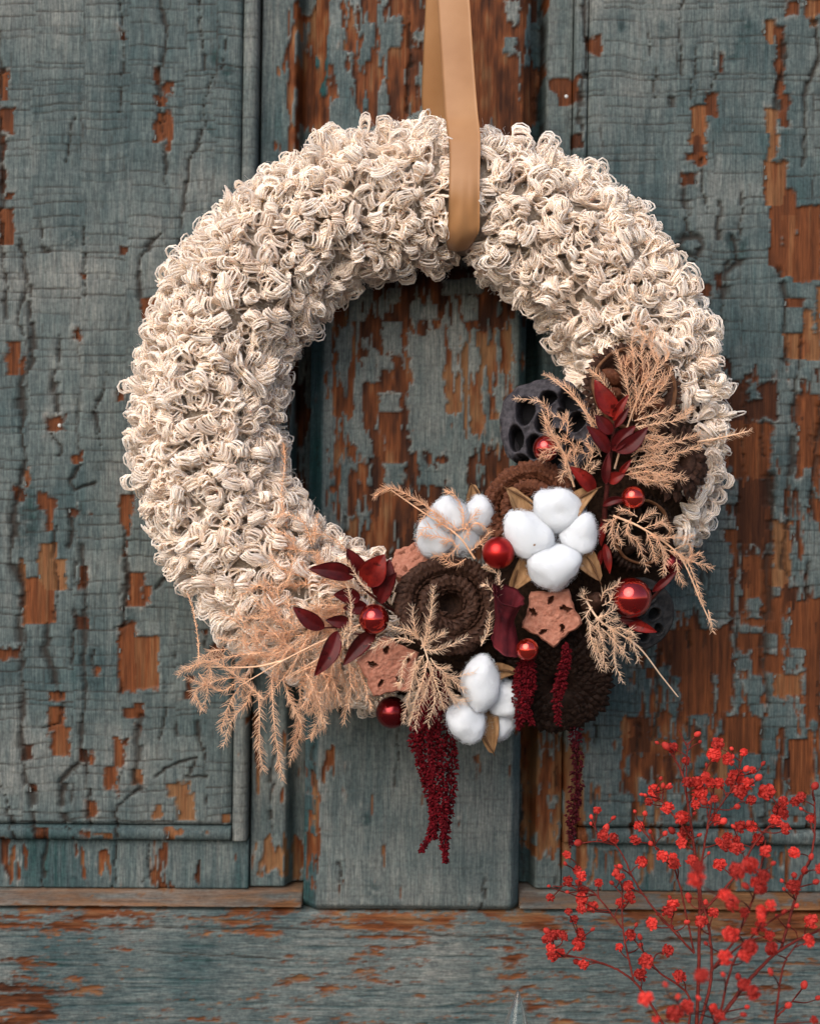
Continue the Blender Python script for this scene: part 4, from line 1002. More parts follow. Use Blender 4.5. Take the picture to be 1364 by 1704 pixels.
sprig("red_leaf_sprig", "narrow red leaves hanging between cotton boll and dark seed pod", "leaf sprig",
      [([(1000, 862, 150), (1002, 900, 155), (1006, 945, 158)], 2.2, 1)],
      [((1003, 868, 160), (1000, 910, 168), 14, .4, .1, 0, .4, 1), ((1006, 905, 162), (1014, 955, 168), 17, .4, .1, 0, -.4, 1), ((1000, 915, 160), (993, 955, 166), 12, .5, .1, 0, .3, 1)], 1002, 900, 150)
sprig("red_leaf_sprig", "two pointed red leaves poking out around the largest shiny bauble", "leaf sprig",
      [([(1080, 1000, 150), (1095, 985, 155), (1120, 960, 160)], 3, 1.5)],
      [((1085, 985, 165), (1128, 948, 172), 15, .4, .1, 0, .2, 0), ((1045, 1040, 178), (1093, 1052, 186), 20, .4, .1, .05, .2, 1), ((1030, 1030, 170), (1070, 1035, 176), 18, .4, .1, 0, 0, 0)], 1070, 1000, 140)
# rolled red leaf
def roll(U, V):
    ang = -2.6 + U * 7.6
    z = (V - .5)
    r = (15 + 13 * np.abs(z * 2) ** 1.5) * (1 - .16 * U) + 5 * (fbm(U * 5, V * 3, 401, 3) - .5)
    r = r * (1 + .12 * np.sin(ang * 2 + 1)) + 1.3 * np.sin(ang * 8 + z * 4) + 1.2 * (vn(U * 22, V * 5, 77) - .5)
    x = r * np.sin(ang) * 1.05 - 6 * np.cos(z * 3)
    zz = r * np.cos(ang) * .95
    yy = -z * 100 + 10 * np.sin(U * 7 + 1) * np.abs(z * 2) ** 2
    return frame(846, 1032, 186, 30, -8, -5)(np.stack([x, yy, zz], -1))
M_ROLL = simple("wine_red_dry_petal", (.032, .006, .010), (.13, .016, .022), 160, .6, .6, stretch=(1, 1, .3), bdist=.0009)
V, F = sheet(roll, 60, 24, .9); g = Geo(); g.add(V, F)
tag(g.obj("rolled_leaf", M_ROLL, None), "wine red rolled dry leaf left of the central pink star pod", "dried leaf")


# ------------------------------------------------------------------ hanging amaranth
M_AMA = simple("crimson_amaranth", (.028, .0012, .003), (.15, .005, .010), 300, .75, .3)
M_AMAD = simple("dark_amaranth", (.022, .003, .006), (.085, .008, .012), 300, .75, .3)
OCT = np.array([[1, 0, 0], [-1, 0, 0], [0, 1, 0], [0, -1, 0], [0, 0, 1.7], [0, 0, -.6]]) * .5
OCF = np.array([[0, 2, 4], [2, 1, 4], [1, 3, 4], [3, 0, 4], [2, 0, 5], [1, 2, 5], [3, 1, 5], [0, 3, 5]])
def amaranth(label, strands, m, x, y, d, seed):
    r = np.random.default_rng(seed)
    root = empty("hanging_amaranth", x, y, d); tag(root, label, "dried flower", "hanging crimson amaranth tassels")
    for pts, wd in strands:
        L = sum(math.dist(a_, b_) for a_, b_ in zip(pts[:-1], pts[1:]))
        n = int(L / 2.0); c = catmull(pts, n)
        g = Geo(); V, F = tubes(PP(c)[None], np.full((1, n), 1.2 * S), 5); g.add(V, F)
        k = 4
        t_ = np.repeat(np.linspace(0, 1, n), k); cc = np.repeat(c, k, 0) + r.normal(0, 1.0, (n * k, 3))
        clump = .62 + .65 * vn(t_ * L / 9, 0 * t_ + wd * 3.1, seed)
        wv = wd * np.minimum(1, .35 + 2.2 * (1 - t_)) * clump * np.minimum(1, .5 + t_ * 3)
        an = r.uniform(0, 6.28, n * k); q = wv * r.uniform(.45, 1.0, n * k)
        dr = np.stack([np.cos(an), .45 + 0 * an, np.sin(an)], -1)
        o = cc + np.stack([np.cos(an) * q, r.uniform(-2, 4, n * k), np.sin(an) * q], -1)
        dr = nrm(dr + r.normal(0, .3, dr.shape)); s_ = nrm(np.cross(dr, r.normal(size=dr.shape))); b_ = np.cross(dr, s_)
        sz = r.uniform(3.8, 6.6, n * k)[:, None, None]
        V = o[:, None] + (s_[:, None] * OCT[None, :, 0:1] + b_[:, None] * OCT[None, :, 1:2] + dr[:, None] * OCT[None, :, 2:3] * 1.15) * sz
        F = (OCF[None] + (np.arange(n * k) * 6)[:, None, None]).reshape(-1, 3)
        g.add(PP(V.reshape(-1, 3)), F)
        g.obj("tassel", m, root, False)
amaranth("long crimson amaranth tassels hanging lowest below the wreath centre",
         [([(712, 1120, 130), (698, 1180, 125), (690, 1235, 105), (712, 1310, 90), (722, 1370, 85), (700, 1416, 85)], 8.5), ([(722, 1120, 132), (716, 1190, 130), (722, 1270, 112), (722, 1340, 98), (722, 1395, 92)], 9.5),
          ([(735, 1120, 125), (744, 1200, 118), (752, 1262, 100), (748, 1330, 90), (740, 1385, 88), (741, 1434, 88)], 9), ([(715, 1130, 138), (728, 1200, 135), (735, 1280, 120), (737, 1350, 105), (738, 1392, 98)], 8.5),
          ([(705, 1140, 130), (700, 1200, 128), (700, 1240, 116), (712, 1290, 105), (730, 1345, 100)], 7.5), ([(720, 1140, 140), (705, 1195, 140), (716, 1230, 135), (722, 1290, 125)], 7)], M_AMA, 718, 1120, 125, 501)
amaranth("short crimson amaranth tassels between the bottom cotton boll and the blackish cone",
         [([(872, 1095, 165), (868, 1140, 160), (864, 1180, 150), (864, 1212, 140)], 7.5), ([(866, 1100, 160), (858, 1140, 155), (853, 1175, 150)], 6), ([(885, 1095, 165), (884, 1135, 160), (876, 1170, 152), (885, 1205, 140)], 7), ([(878, 1100, 165), (876, 1150, 160), (872, 1195, 150)], 6.5)], M_AMA, 872, 1095, 160, 502)
amaranth("single crimson amaranth tassel hanging across the front of the blackish cone",
         [([(942, 1072, 175), (938, 1110, 175), (928, 1150, 170), (928, 1204, 155)], 7.5), ([(946, 1080, 170), (936, 1125, 172), (932, 1160, 168)], 6)], M_AMA, 942, 1072, 170, 503)
amaranth("thin dark amaranth tassel hanging alone at the lower right",
         [([(955, 1190, 70), (958, 1240, 60), (958, 1310, 40), (952, 1360, 30), (950, 1404, 25)], 10)], M_AMAD, 955, 1190, 70, 504)

# ------------------------------------------------------------------ asparagus fern
def m_fern(name, c1, c2):
    m = simple(name, c1, c2, 60, .7, 0, spec=.2); b = m.node_tree.nodes["Principled BSDF"]
    b.subsurface_method = 'BURLEY'; b.inputs['Subsurface Weight'].default_value = .7; b.inputs['Subsurface Scale'].default_value = .002; b.inputs['Subsurface Radius'].default_value = (1, .8, .6)
    return m
M_FERN = m_fern("peach_fern", (.72, .42, .255), (.82, .55, .37))
M_FERN2 = m_fern("orange_peach_fern", (.70, .385, .22), (.80, .50, .32))
M_FERNP = m_fern("pale_peach_fern", (.70, .46, .30), (.80, .59, .42))
def plume_geo(g, pts, nl, r, dens=1.0, stem=.85, bare=.0):
    pts = np.asarray(pts, float)
    L = np.linalg.norm(np.diff(pts, axis=0), axis=1).sum(); n = max(6, int(L / 3.9 * dens)); c = catmull(pts, n)
    V, F = tubes(PP(c)[None], (np.linspace(stem, stem * .45, n) * S)[None], 4); g.add(V, F)
    k = 4
    T = np.repeat(nrm(np.gradient(c, axis=0)), k, 0); t_ = np.repeat(np.linspace(0, 1, n), k); o = np.repeat(c, k, 0)
    keep = t_ > bare; T, t_, o = T[keep], t_[keep], o[keep]; N = len(t_)
    ra = nrm(np.cross(T, r.normal(size=(N, 3))))
    ang = np.radians(r.uniform(40, 74, N))[:, None]
    d_ = T * np.cos(ang) + ra * np.sin(ang)
    ln = nl * 1.22 * r.uniform(.75, 1.2, N) * (.55 + .45 * np.sin(np.pi * np.clip(t_ * .85 + .1, 0, 1)))
    s_ = np.linspace(0, 1, 3)[None, :, None]
    pth = o[:, None] + d_[:, None] * s_ * ln[:, None, None] + T[:, None] * (s_ ** 2) * ln[:, None, None] * .3
    V, F = tubes(PP(pth), np.array([.44, .42, .20])[None] * S * np.ones((N, 1)), 3); g.add(V, F)
def fern(label, plumes, m, x, y, d, seed, stems=(), nl=11, group="dried peach asparagus fern sprays"):
    r = np.random.default_rng(seed); root = empty("asparagus_fern", x, y, d); tag(root, label, "dried fern", group)
    for s_ in stems:
        g = Geo(); c = catmull(s_, 30); V, F = tubes(PP(c)[None], np.linspace(1.9, .8, 30)[None] * S, 5); g.add(V, F); g.obj("stem", m, root)
    for pl in plumes:
        g = Geo(); plume_geo(g, pl, nl * r.uniform(.9, 1.1), r); g.obj("branchlet", m, root)
    return root
def fan(cx, cy, d, n, a0, a1, l0, l1, r, spread=8, droop=6, dd=8):
    """n branchlets leaving a point between two angles (degrees, anticlockwise from right)"""
    out = []
    for k in range(n):
        an = math.radians(a0 + (a1 - a0) * (k + .5) / n + r.normal(0, 5)); L = r.uniform(l0, l1)
        x0, y0 = cx + r.normal(0, spread), cy + r.normal(0, spread)
        ux, uy = math.cos(an), -math.sin(an); q = r.normal(0, .12) * L
        z0 = d + r.normal(0, 4)
        out.append([(x0, y0, z0), (x0 + ux * L * .5 - uy * q, y0 + uy * L * .5 + ux * q + droop * .3, z0 + dd * .7), (x0 + ux * L, y0 + uy * L + droop, z0 + dd * r.uniform(-.3, 1))])
    return out
r_ = np.random.default_rng(900)
# left cloud
hang = [[(475, 1140, 150), (440, 1165, 165), (400, 1130, 165), (350, 1100, 160), (297, 1122, 160)][1:], [(440, 1085, 150), (400, 1090, 155), (350, 1100, 155), (305, 1112, 150)], [(420, 1130, 140), (370, 1130, 150), (325, 1150, 150), (335, 1180, 150)],
        [(395, 1135, 140), (370, 1150, 145), (345, 1140, 150), (310, 1128, 150)], [(420, 1140, 145), (410, 1170, 150), (385, 1200, 150), (372, 1240, 145)], [(400, 1140, 130), (385, 1165, 135), (375, 1190, 135), (368, 1215, 135)],
        [(430, 1150, 150), (432, 1200, 155), (432, 1245, 150), (438, 1282, 145)], [(452, 1140, 145), (456, 1200, 150), (462, 1250, 148), (470, 1298, 140)], [(470, 1130, 130), (490, 1180, 120), (500, 1215, 110), (482, 1268, 100)],
        [(500, 1140, 120), (498, 1190, 112), (490, 1230, 105), (488, 1256, 100)], [(540, 1120, 130), (548, 1160, 125), (530, 1200, 118), (515, 1228, 110)], [(560, 1100, 125), (575, 1140, 120), (576, 1170, 115), (573, 1202, 110)],
        [(520, 1120, 140), (515, 1160, 140), (510, 1185, 135)], [(540, 1140, 100), (520, 1180, 96), (540, 1205, 92), (520, 1225, 90)], [(476, 1150, 145), (486, 1175, 150), (500, 1200, 150)], [(508, 1120, 150), (520, 1140, 155), (532, 1170, 150)],
        [(380, 1080, 130), (350, 1085, 140), (330, 1102, 140)], [(370, 1110, 130), (350, 1105, 130), (342, 1132, 130)], [(330, 1120, 150), (345, 1145, 150), (340, 1180, 145)], [(346, 1105, 150), (352, 1120, 150), (348, 1140, 150)]]
cloud = []
for (cx, cy, n, a0, a1, l0, l1) in [(560, 1040, 12, 110, 250, 50, 110), (500, 1060, 12, 90, 270, 45, 95), (445, 1090, 10, 100, 260, 40, 80), (520, 1110, 10, 190, 330, 40, 80), (470, 1010, 8, 60, 200, 40, 70), (570, 1090, 8, 220, 320, 40, 80), (410, 1060, 6, 60, 200, 30, 50), (590, 1000, 6, 100, 220, 40, 80)]:
    cloud += fan(cx, cy, 128, n, a0, a1, l0, l1, r_, 16, 8, 14)
fern("wide peach fern spray covering the lower left of the wool wreath", hang + cloud, M_FERN, 600, 1035, 120, 601,
     stems=[[(610, 1035, 150), (540, 1065, 160), (470, 1100, 168), (398, 1142, 165)], [(600, 1040, 130), (540, 1090, 140), (470, 1130, 140)], [(470, 1100, 165), (420, 1110, 160), (340, 1110, 155)]], nl=11.5)
mist = []
for (cx, cy, n, a0, a1, l0, l1) in [(520, 950, 7, 60, 220, 30, 70), (500, 905, 5, 50, 190, 30, 55), (560, 975, 8, 90, 230, 40, 80), (480, 990, 5, 80, 220, 35, 60)]:
    mist += fan(cx, cy, 112, n, a0, a1, l0, l1, r_, 16, 4, 6)
mist += [[(478, 880, 90), (468, 830, 95), (474, 770, 95), (472, 740, 90)], [(520, 910, 100), (505, 870, 110), (475, 855, 115), (460, 862, 118)], [(590, 930, 70), (560, 900, 70), (530, 888, 80), (512, 892, 85)]]
fern("wispy orange fern spray rising over the inner left wool", mist, M_FERN2, 560, 980, 105, 602, nl=8.5)
# lone curved sprigs
fern("single thin peach fern stem curving up at the far left", [[(330, 1112, 120), (330, 1070, 110), (322, 1020, 100), (312, 986, 95)]], M_FERN2, 330, 1112, 120, 603, nl=4)
# over the left star pod
fern("pale peach fern spray in front of the left star pod and amaranth",
     [[(705, 1075, 190), (712, 1040, 200), (718, 1010, 205), (721, 978, 205)], [(695, 1065, 190), (690, 1045, 198), (686, 1012, 200)], [(700, 1065, 190), (680, 1050, 195), (650, 1042, 195)], [(705, 1082, 190), (735, 1080, 200), (776, 1060, 205)],
      [(690, 1070, 192), (668, 1062, 198), (640, 1068, 200), (622, 1078, 200)], [(705, 1090, 190), (690, 1115, 198), (682, 1150, 198), (672, 1200, 190)], [(712, 1095, 190), (704, 1130, 200), (690, 1170, 198), (682, 1206, 190)], [(690, 1085, 190), (672, 1100, 198), (668, 1130, 198), (662, 1140, 195)],
      [(716, 1095, 190), (728, 1112, 198), (746, 1112, 198)], [(715, 1100, 190), (722, 1130, 198), (734, 1160, 195), (738, 1178, 190)], [(718, 1120, 188), (708, 1150, 196), (698, 1176, 194), (690, 1212, 186)], [(722, 1140, 185), (722, 1170, 192), (712, 1205, 186)],
      [(730, 1110, 180), (750, 1130, 186), (772, 1150, 186)], [(735, 1130, 180), (755, 1160, 182), (775, 1168, 180)], [(700, 1075, 185), (725, 1062, 195), (738, 1052, 198)], [(690, 1095, 185), (694, 1130, 192), (706, 1150, 190)],
      [(735, 1120, 178), (748, 1128, 184), (790, 1118, 182)], [(740, 1120, 176), (745, 1150, 182), (760, 1172, 180)], [(700, 1080, 188), (712, 1064, 196), (716, 1040, 198)]],
     M_FERNP, 708, 1085, 175, 604, stems=[[(700, 1060, 175), (712, 1100, 185), (722, 1150, 180)]], nl=11)
fern("two small peach fern tips lying over the left red leaves", [[(615, 985, 190), (600, 968, 198), (584, 945, 200), (574, 932, 200)], [(583, 1046, 190), (584, 1010, 198), (578, 975, 200)], [(570, 1075, 180), (574, 1050, 188), (583, 1040, 190)], [(578, 1080, 178), (580, 1060, 186), (588, 1045, 188)]], M_FERNP, 600, 1000, 170, 605, nl=8)
fern("peach fern curling into the opening over the rear cotton boll",
     [[(760, 880, 150), (720, 850, 160), (690, 830, 155), (650, 812, 150), (622, 826, 150)], [(735, 862, 150), (715, 850, 155), (700, 866, 150)], [(770, 880, 150), (770, 850, 152), (755, 822, 150), (742, 818, 148)], [(760, 890, 155), (735, 872, 160), (722, 858, 160)], [(755, 900, 155), (725, 892, 162), (700, 890, 160)],
      [(770, 900, 150), (790, 870, 150), (812, 882, 148)], [(765, 905, 155), (745, 925, 160), (722, 925, 160)], [(775, 930, 155), (755, 940, 160), (735, 928, 160)], [(770, 885, 150), (785, 862, 152), (795, 850, 150)], [(780, 900, 150), (775, 880, 152), (752, 885, 152)],
      [(790, 910, 148), (805, 895, 150), (815, 885, 148)], [(780, 920, 150), (800, 905, 150), (808, 918, 148)], [(765, 915, 150), (750, 900, 152), (738, 905, 150)], [(720, 880, 152), (708, 878, 156), (694, 896, 156)], [(745, 880, 152), (740, 868, 156), (728, 876, 156)]],
     M_FERN2, 770, 890, 145, 606, stems=[[(790, 930, 150), (760, 890, 158), (700, 850, 155), (650, 815, 150)]], nl=9.5)
fern("tiny curled peach fern tip beside the matte red bauble", [[(815, 1000, 180), (828, 985, 190), (830, 962, 195), (820, 948, 192), (806, 942, 190)], [(800, 1075, 175), (812, 1050, 182), (815, 1020, 185)], [(820, 985, 185), (812, 975, 190), (806, 972, 190)]], M_FERNP, 818, 990, 170, 607, nl=8.5)
# upper right fan
fern("peach fern spray over the upper right open seed pod",
     [[(1052, 700, 180), (1046, 660, 190), (1036, 620, 192), (1024, 585, 190)], [(1058, 690, 180), (1058, 650, 190), (1054, 610, 192), (1052, 580, 190)], [(1062, 680, 182), (1080, 640, 192), (1094, 610, 192), (1092, 588, 190)], [(1062, 690, 182), (1085, 660, 192), (1105, 640, 190), (1118, 612, 186)],
      [(1055, 700, 182), (1090, 690, 192), (1120, 680, 190)], [(1050, 712, 182), (1090, 705, 192), (1130, 698, 190), (1150, 680, 184)], [(1060, 660, 178), (1070, 620, 186), (1066, 585, 180), (1074, 560, 170)], [(1040, 690, 180), (1015, 660, 186), (1000, 630, 184), (982, 615, 180)],
      [(1066, 640, 180), (1078, 620, 186), (1076, 590, 184)], [(1090, 600, 170), (1080, 570, 165), (1062, 545, 155), (1056, 520, 150)], [(1080, 600, 165), (1085, 570, 160), (1090, 545, 155)], [(1045, 640, 182), (1040, 610, 188), (1046, 592, 188)], [(1072, 655, 182), (1092, 640, 190), (1104, 620, 188)], [(1098, 610, 175), (1112, 590, 170), (1100, 560, 160)],
      [(1060, 720, 180), (1080, 730, 186), (1104, 735, 186)], [(1064, 672, 182), (1082, 672, 190), (1096, 664, 188)], [(1060, 600, 165), (1050, 575, 160), (1058, 548, 150)]],
     M_FERN, 1045, 720, 165, 608, stems=[[(1022, 780, 165), (1040, 720, 182), (1062, 660, 186), (1094, 600, 180)]], nl=11)
fern("peach fern spray reaching right over the small brown cone",
     [[(1040, 750, 175), (1080, 745, 185), (1125, 735, 182), (1164, 722, 170)], [(1045, 770, 175), (1090, 760, 186), (1130, 752, 180), (1165, 745, 172)], [(1040, 790, 178), (1075, 785, 186), (1105, 790, 184), (1140, 800, 178)], [(1045, 780, 178), (1080, 775, 186), (1110, 770, 182), (1125, 762, 180)],
      [(1050, 795, 178), (1085, 800, 186), (1115, 812, 182)], [(1055, 740, 175), (1085, 725, 182), (1112, 728, 180)], [(1050, 760, 176), (1075, 742, 184), (1098, 748, 184)], [(1150, 745, 150), (1180, 735, 140), (1215, 725, 130), (1248, 717, 125)], [(1120, 690, 160), (1135, 690, 156), (1148, 678, 150)],
      [(1060, 795, 176), (1090, 790, 184), (1120, 788, 182)], [(1085, 785, 178), (1100, 800, 184), (1135, 790, 180)], [(1060, 735, 172), (1070, 712, 180), (1090, 715, 180)], [(1065, 775, 176), (1085, 768, 184), (1115, 776, 182)], [(1065, 760, 176), (1085, 756, 184), (1110, 744, 182)], [(1040, 775, 176), (1058, 790, 180), (1078, 806, 182)]],
     M_FERN, 1035, 770, 165, 609, stems=[[(1015, 800, 165), (1050, 780, 180), (1110, 765, 182)], [(1160, 735, 150), (1200, 728, 140), (1246, 717, 130)]], nl=11)
fern("peach fern spray between the grey lotus pod and the upright red leaves",
     [[(950, 790, 170), (930, 745, 182), (915, 715, 186), (905, 672, 186), (858, 662, 180)], [(990, 705, 175), (965, 670, 182), (940, 642, 182), (906, 622, 176)], [(950, 770, 172), (930, 745, 184), (902, 752, 184)], [(935, 735, 176), (912, 720, 186), (904, 690, 186)], [(940, 740, 176), (945, 705, 186), (940, 690, 184)],
      [(960, 760, 174), (948, 735, 184), (925, 728, 186)], [(965, 790, 172), (985, 760, 182), (978, 735, 184)], [(960, 790, 172), (955, 760, 182), (965, 735, 184)], [(975, 730, 174), (985, 715, 182), (975, 690, 182)], [(950, 800, 172), (940, 770, 180), (950, 750, 182)], [(965, 800, 172), (980, 785, 180), (995, 770, 180)],
      [(925, 755, 180), (910, 758, 186), (900, 760, 186)], [(955, 780, 172), (938, 785, 180), (934, 800, 178)], [(990, 745, 172), (975, 755, 180), (960, 748, 182)], [(930, 720, 178), (938, 700, 186), (920, 690, 188)], [(1000, 720, 172), (990, 700, 180), (998, 680, 180)], [(1000, 760, 170), (992, 740, 178), (1000, 725, 180)]],
     M_FERN, 955, 780, 160, 610, stems=[[(955, 810, 165), (940, 760, 180), (918, 720, 186), (900, 680, 184)], [(1000, 730, 170), (960, 668, 182), (910, 624, 178)]], nl=9.5)
fern("peach fern spray hanging out beyond the lower right edge of the wreath",
     [[(1030, 860, 185), (1012, 870, 190), (1006, 880, 190)], [(1020, 862, 185), (1018, 885, 192), (1022, 912, 190)], [(1050, 862, 185), (1042, 885, 190), (1062, 905, 190), (1075, 945, 186)], [(1060, 870, 186), (1075, 860, 192), (1090, 852, 190)], [(1070, 880, 186), (1090, 872, 192), (1104, 866, 188)],
      [(1080, 890, 186), (1096, 900, 190), (1108, 950, 184)], [(1085, 895, 185), (1120, 895, 186), (1152, 893, 178)], [(1100, 905, 182), (1108, 925, 184), (1102, 955, 180)], [(1110, 915, 180), (1140, 930, 178), (1158, 970, 170), (1170, 1005, 165)], [(1130, 930, 176), (1155, 935, 174), (1183, 945, 168)], [(1140, 940, 174), (1150, 925, 172), (1166, 925, 166)],
      [(1125, 930, 176), (1128, 955, 174), (1136, 972, 170)], [(1120, 915, 176), (1145, 905, 172), (1150, 918, 168)], [(1088, 880, 184), (1100, 870, 188), (1118, 880, 186)], [(1060, 860, 184), (1045, 850, 188), (1030, 848, 188)], [(1178, 1015, 165), (1182, 1030, 164), (1186, 1050, 162)], [(1030, 870, 184), (1025, 890, 188), (1034, 905, 188)], [(1075, 885, 184), (1085, 910, 188), (1090, 935, 186)]],
     M_FERN, 1050, 865, 170, 611, stems=[[(1020, 858, 175), (1070, 880, 186), (1130, 925, 178), (1165, 1000, 168), (1184, 1042, 164)]], nl=10)
fern("peach fern spray in front of the largest shiny bauble at lower right",
     [[(1000, 1000, 195), (1005, 985, 205), (1020, 978, 210), (1030, 970, 210)][:4], [(985, 1000, 190), (970, 995, 196), (972, 985, 196)], [(985, 1010, 192), (975, 1025, 200), (985, 1045, 202)], [(990, 1030, 195), (1010, 1022, 206), (1024, 1012, 208)], [(985, 1040, 195), (1000, 1060, 205), (1005, 1100, 204)], [(980, 1035, 192), (985, 1070, 202), (1000, 1115, 200)],
      [(1010, 1050, 198), (1030, 1045, 208), (1050, 1052, 206)], [(1000, 1045, 196), (1020, 1065, 206), (1035, 1085, 204)], [(1015, 1040, 198), (1022, 1062, 206), (1022, 1100, 204), (1036, 1135, 196)], [(1000, 1040, 196), (1012, 1035, 204), (1026, 1030, 206)], [(1040, 1060, 198), (1052, 1068, 204), (1062, 1098, 200)], [(1035, 1055, 198), (1048, 1050, 206), (1058, 1060, 204)],
      [(990, 1060, 194), (996, 1085, 200), (1010, 1110, 198)], [(1000, 1020, 196), (995, 1035, 202), (998, 1055, 202)], [(1040, 1070, 196), (1038, 1085, 202), (1045, 1098, 200)], [(1002, 1008, 198), (1015, 1000, 206), (1018, 990, 206)]],
     M_FERNP, 995, 1030, 175, 612, stems=[[(975, 1000, 185), (1000, 1035, 196), (1060, 1075, 196), (1100, 1125, 180), (1128, 1160, 170)]], nl=10)

# ------------------------------------------------------------------ red gypsophila in front, lower right
def m_gyp(name, c1, c2):
    m, t, b = mat(name)
    n = noise(t, 500, 4); oi = t.nodes.new("ShaderNodeObjectInfo")
    col = ramp(t, n, [(.3, c1), (.7, c2)])
    hs = t.nodes.new("ShaderNodeHueSaturation"); t.links.new(col, hs.inputs['Color'])
    mr = t.nodes.new("ShaderNodeMapRange"); mr.inputs[3].default_value = .5; mr.inputs[4].default_value = 1.25
    t.links.new(oi.outputs['Random'], mr.inputs[0]); t.links.new(mr.outputs[0], hs.inputs['Value'])
    t.links.new(hs.outputs[0], b.inputs['Base Color']); b.inputs['Roughness'].default_value = .7; b.inputs['Specular IOR Level'].default_value = .2
    tr = t.nodes.new("ShaderNodeBsdfTranslucent"); t.links.new(hs.outputs[0], tr.inputs[0])
    mx = t.nodes.new("ShaderNodeMixShader"); mx.inputs[0].default_value = .3
    t.links.new(b.outputs[0], mx.inputs[1]); t.links.new(tr.outputs[0], mx.inputs[2]); t.links.new(mx.outputs[0], t.nodes["Material Output"].inputs[0])
    return m
M_GYP = m_gyp("red_petals", (.54, .028, .024), (.80, .085, .062))
M_GST = simple("red_brown_stem", (.075, .012, .010), (.19, .028, .02), 200, .6, .2)
def flower_mesh(seed, n=40):
    r = np.random.default_rng(seed); VV = []; FF = []
    k = 0
    for i in range(n):
        z = 1 - 1.72 * (i + .5) / n; ph = i * 2.39996 + r.normal(0, .25); s_ = math.sqrt(max(0, 1 - z * z))
        d_ = np.array([s_ * math.cos(ph), s_ * math.sin(ph), z]); d_ = d_ / np.linalg.norm(d_)
        t1 = np.cross(d_, r.normal(size=3)); t1 /= np.linalg.norm(t1); t2 = np.cross(d_, t1)
        c = d_ * r.uniform(.42, .62); out = d_ * .42 + t2 * .16 * r.normal()
        wd = r.uniform(.2, .32)
        P_ = [c - t1 * wd * .6, c + t1 * wd * .6, c + out * .6 - t1 * wd + t2 * .12, c + out * .6 + t1 * wd - t2 * .1, c + out * r.uniform(.85, 1.1) - t1 * wd * .5 + t2 * .2, c + out * r.uniform(.8, 1.1) + t1 * wd * .55, c + out * .65 - t2 * .14]
        VV += P_; FF += [[k, k + 1, k + 6], [k, k + 6, k + 2], [k + 1, k + 3, k + 6], [k + 2, k + 6, k + 4], [k + 6, k + 3, k + 5], [k + 4, k + 6, k + 5]]; k += 7
    V, F = uv_sphere(10, 7); VV = np.concatenate([np.array(VV), V * .55]); 
    return mesh_np("flower_shape", VV, [np.array(FF), F + k], False)
def bud_mesh(seed):
    V, F = uv_sphere(12, 9); V = V.copy(); a = np.arctan2(V[:, 1], V[:, 0])
    V[:, :2] *= (1 - .12 * np.cos(5 * a))[:, None]; V[:, 2] *= 1.25; V[:, 2] = np.where(V[:, 2] > 1, V[:, 2] * 1.1, V[:, 2])
    return mesh_np("bud_shape", V, [F], True)
FM = [flower_mesh(s_) for s_ in range(6)]; BM = [bud_mesh(1)]
for me in FM + BM: me.materials.append(M_GYP)
ZS = 484 / 1364.0
def zp(x, y, d=0): return (880 + x * ZS, 1200 + y * ZS, d)
GS = {  # main stems in crop coordinates with height
 'a': [([(785, 1440), (797, 1100), (797, 800), (770, 560), (735, 330), (715, 240), (665, 150)], 190, 150, 2.3), ([(800, 1440), (855, 1190), (840, 960), (800, 770), (840, 480), (870, 300)], 230, 190, 2.0),
       ([(640, 1440), (490, 1220), (320, 1130), (130, 1095)], 200, 160, 1.7), ([(490, 1220), (440, 975), (438, 760)], 190, 150, 1.3), ([(440, 975), (280, 790), (110, 775)], 170, 140, 1.2),
       ([(750, 1440), (745, 1285), (610, 1180), (540, 1090), (480, 1010)], 200, 160, 1.6), ([(775, 1090), (600, 900), (500, 760), (400, 580), (230, 570)], 180, 130, 1.4),
       ([(775, 1090), (690, 720), (600, 600), (520, 500)], 180, 150, 1.2), ([(800, 910), (960, 735), (1100, 520), (1200, 480)], 200, 180, 1.7), ([(840, 480), (960, 300), (1000, 160)], 200, 190, 1.1), ([(770, 560), (640, 400), (560, 300)], 180, 160, 1.1),
       ([(735, 330), (745, 130), (790, 60)], 160, 150, 1.0), ([(745, 130), (700, 40)], 150, 150, .9)],
 'b': [([(860, 1440), (1040, 1210), (1180, 1075), (1400, 960)], 300, 240, 2.6), ([(1180, 1075), (1270, 760), (1330, 600), (1340, 420), (1330, 320)], 250, 200, 1.8), ([(855, 1175), (980, 1000), (1060, 800), (1110, 560)], 330, 330, 1.6),
       ([(1150, 1440), (1190, 1160), (1260, 1040)], 340, 340, 1.5), ([(1150, 1400), (1230, 1320), (1290, 1240)], 200, 180, 1.4), ([(890, 1400), (960, 1130), (1080, 980), (1200, 900)], 360, 360, 1.5), ([(870, 1160), (1010, 1040), (1130, 1010)], 300, 320, 1.4)]}
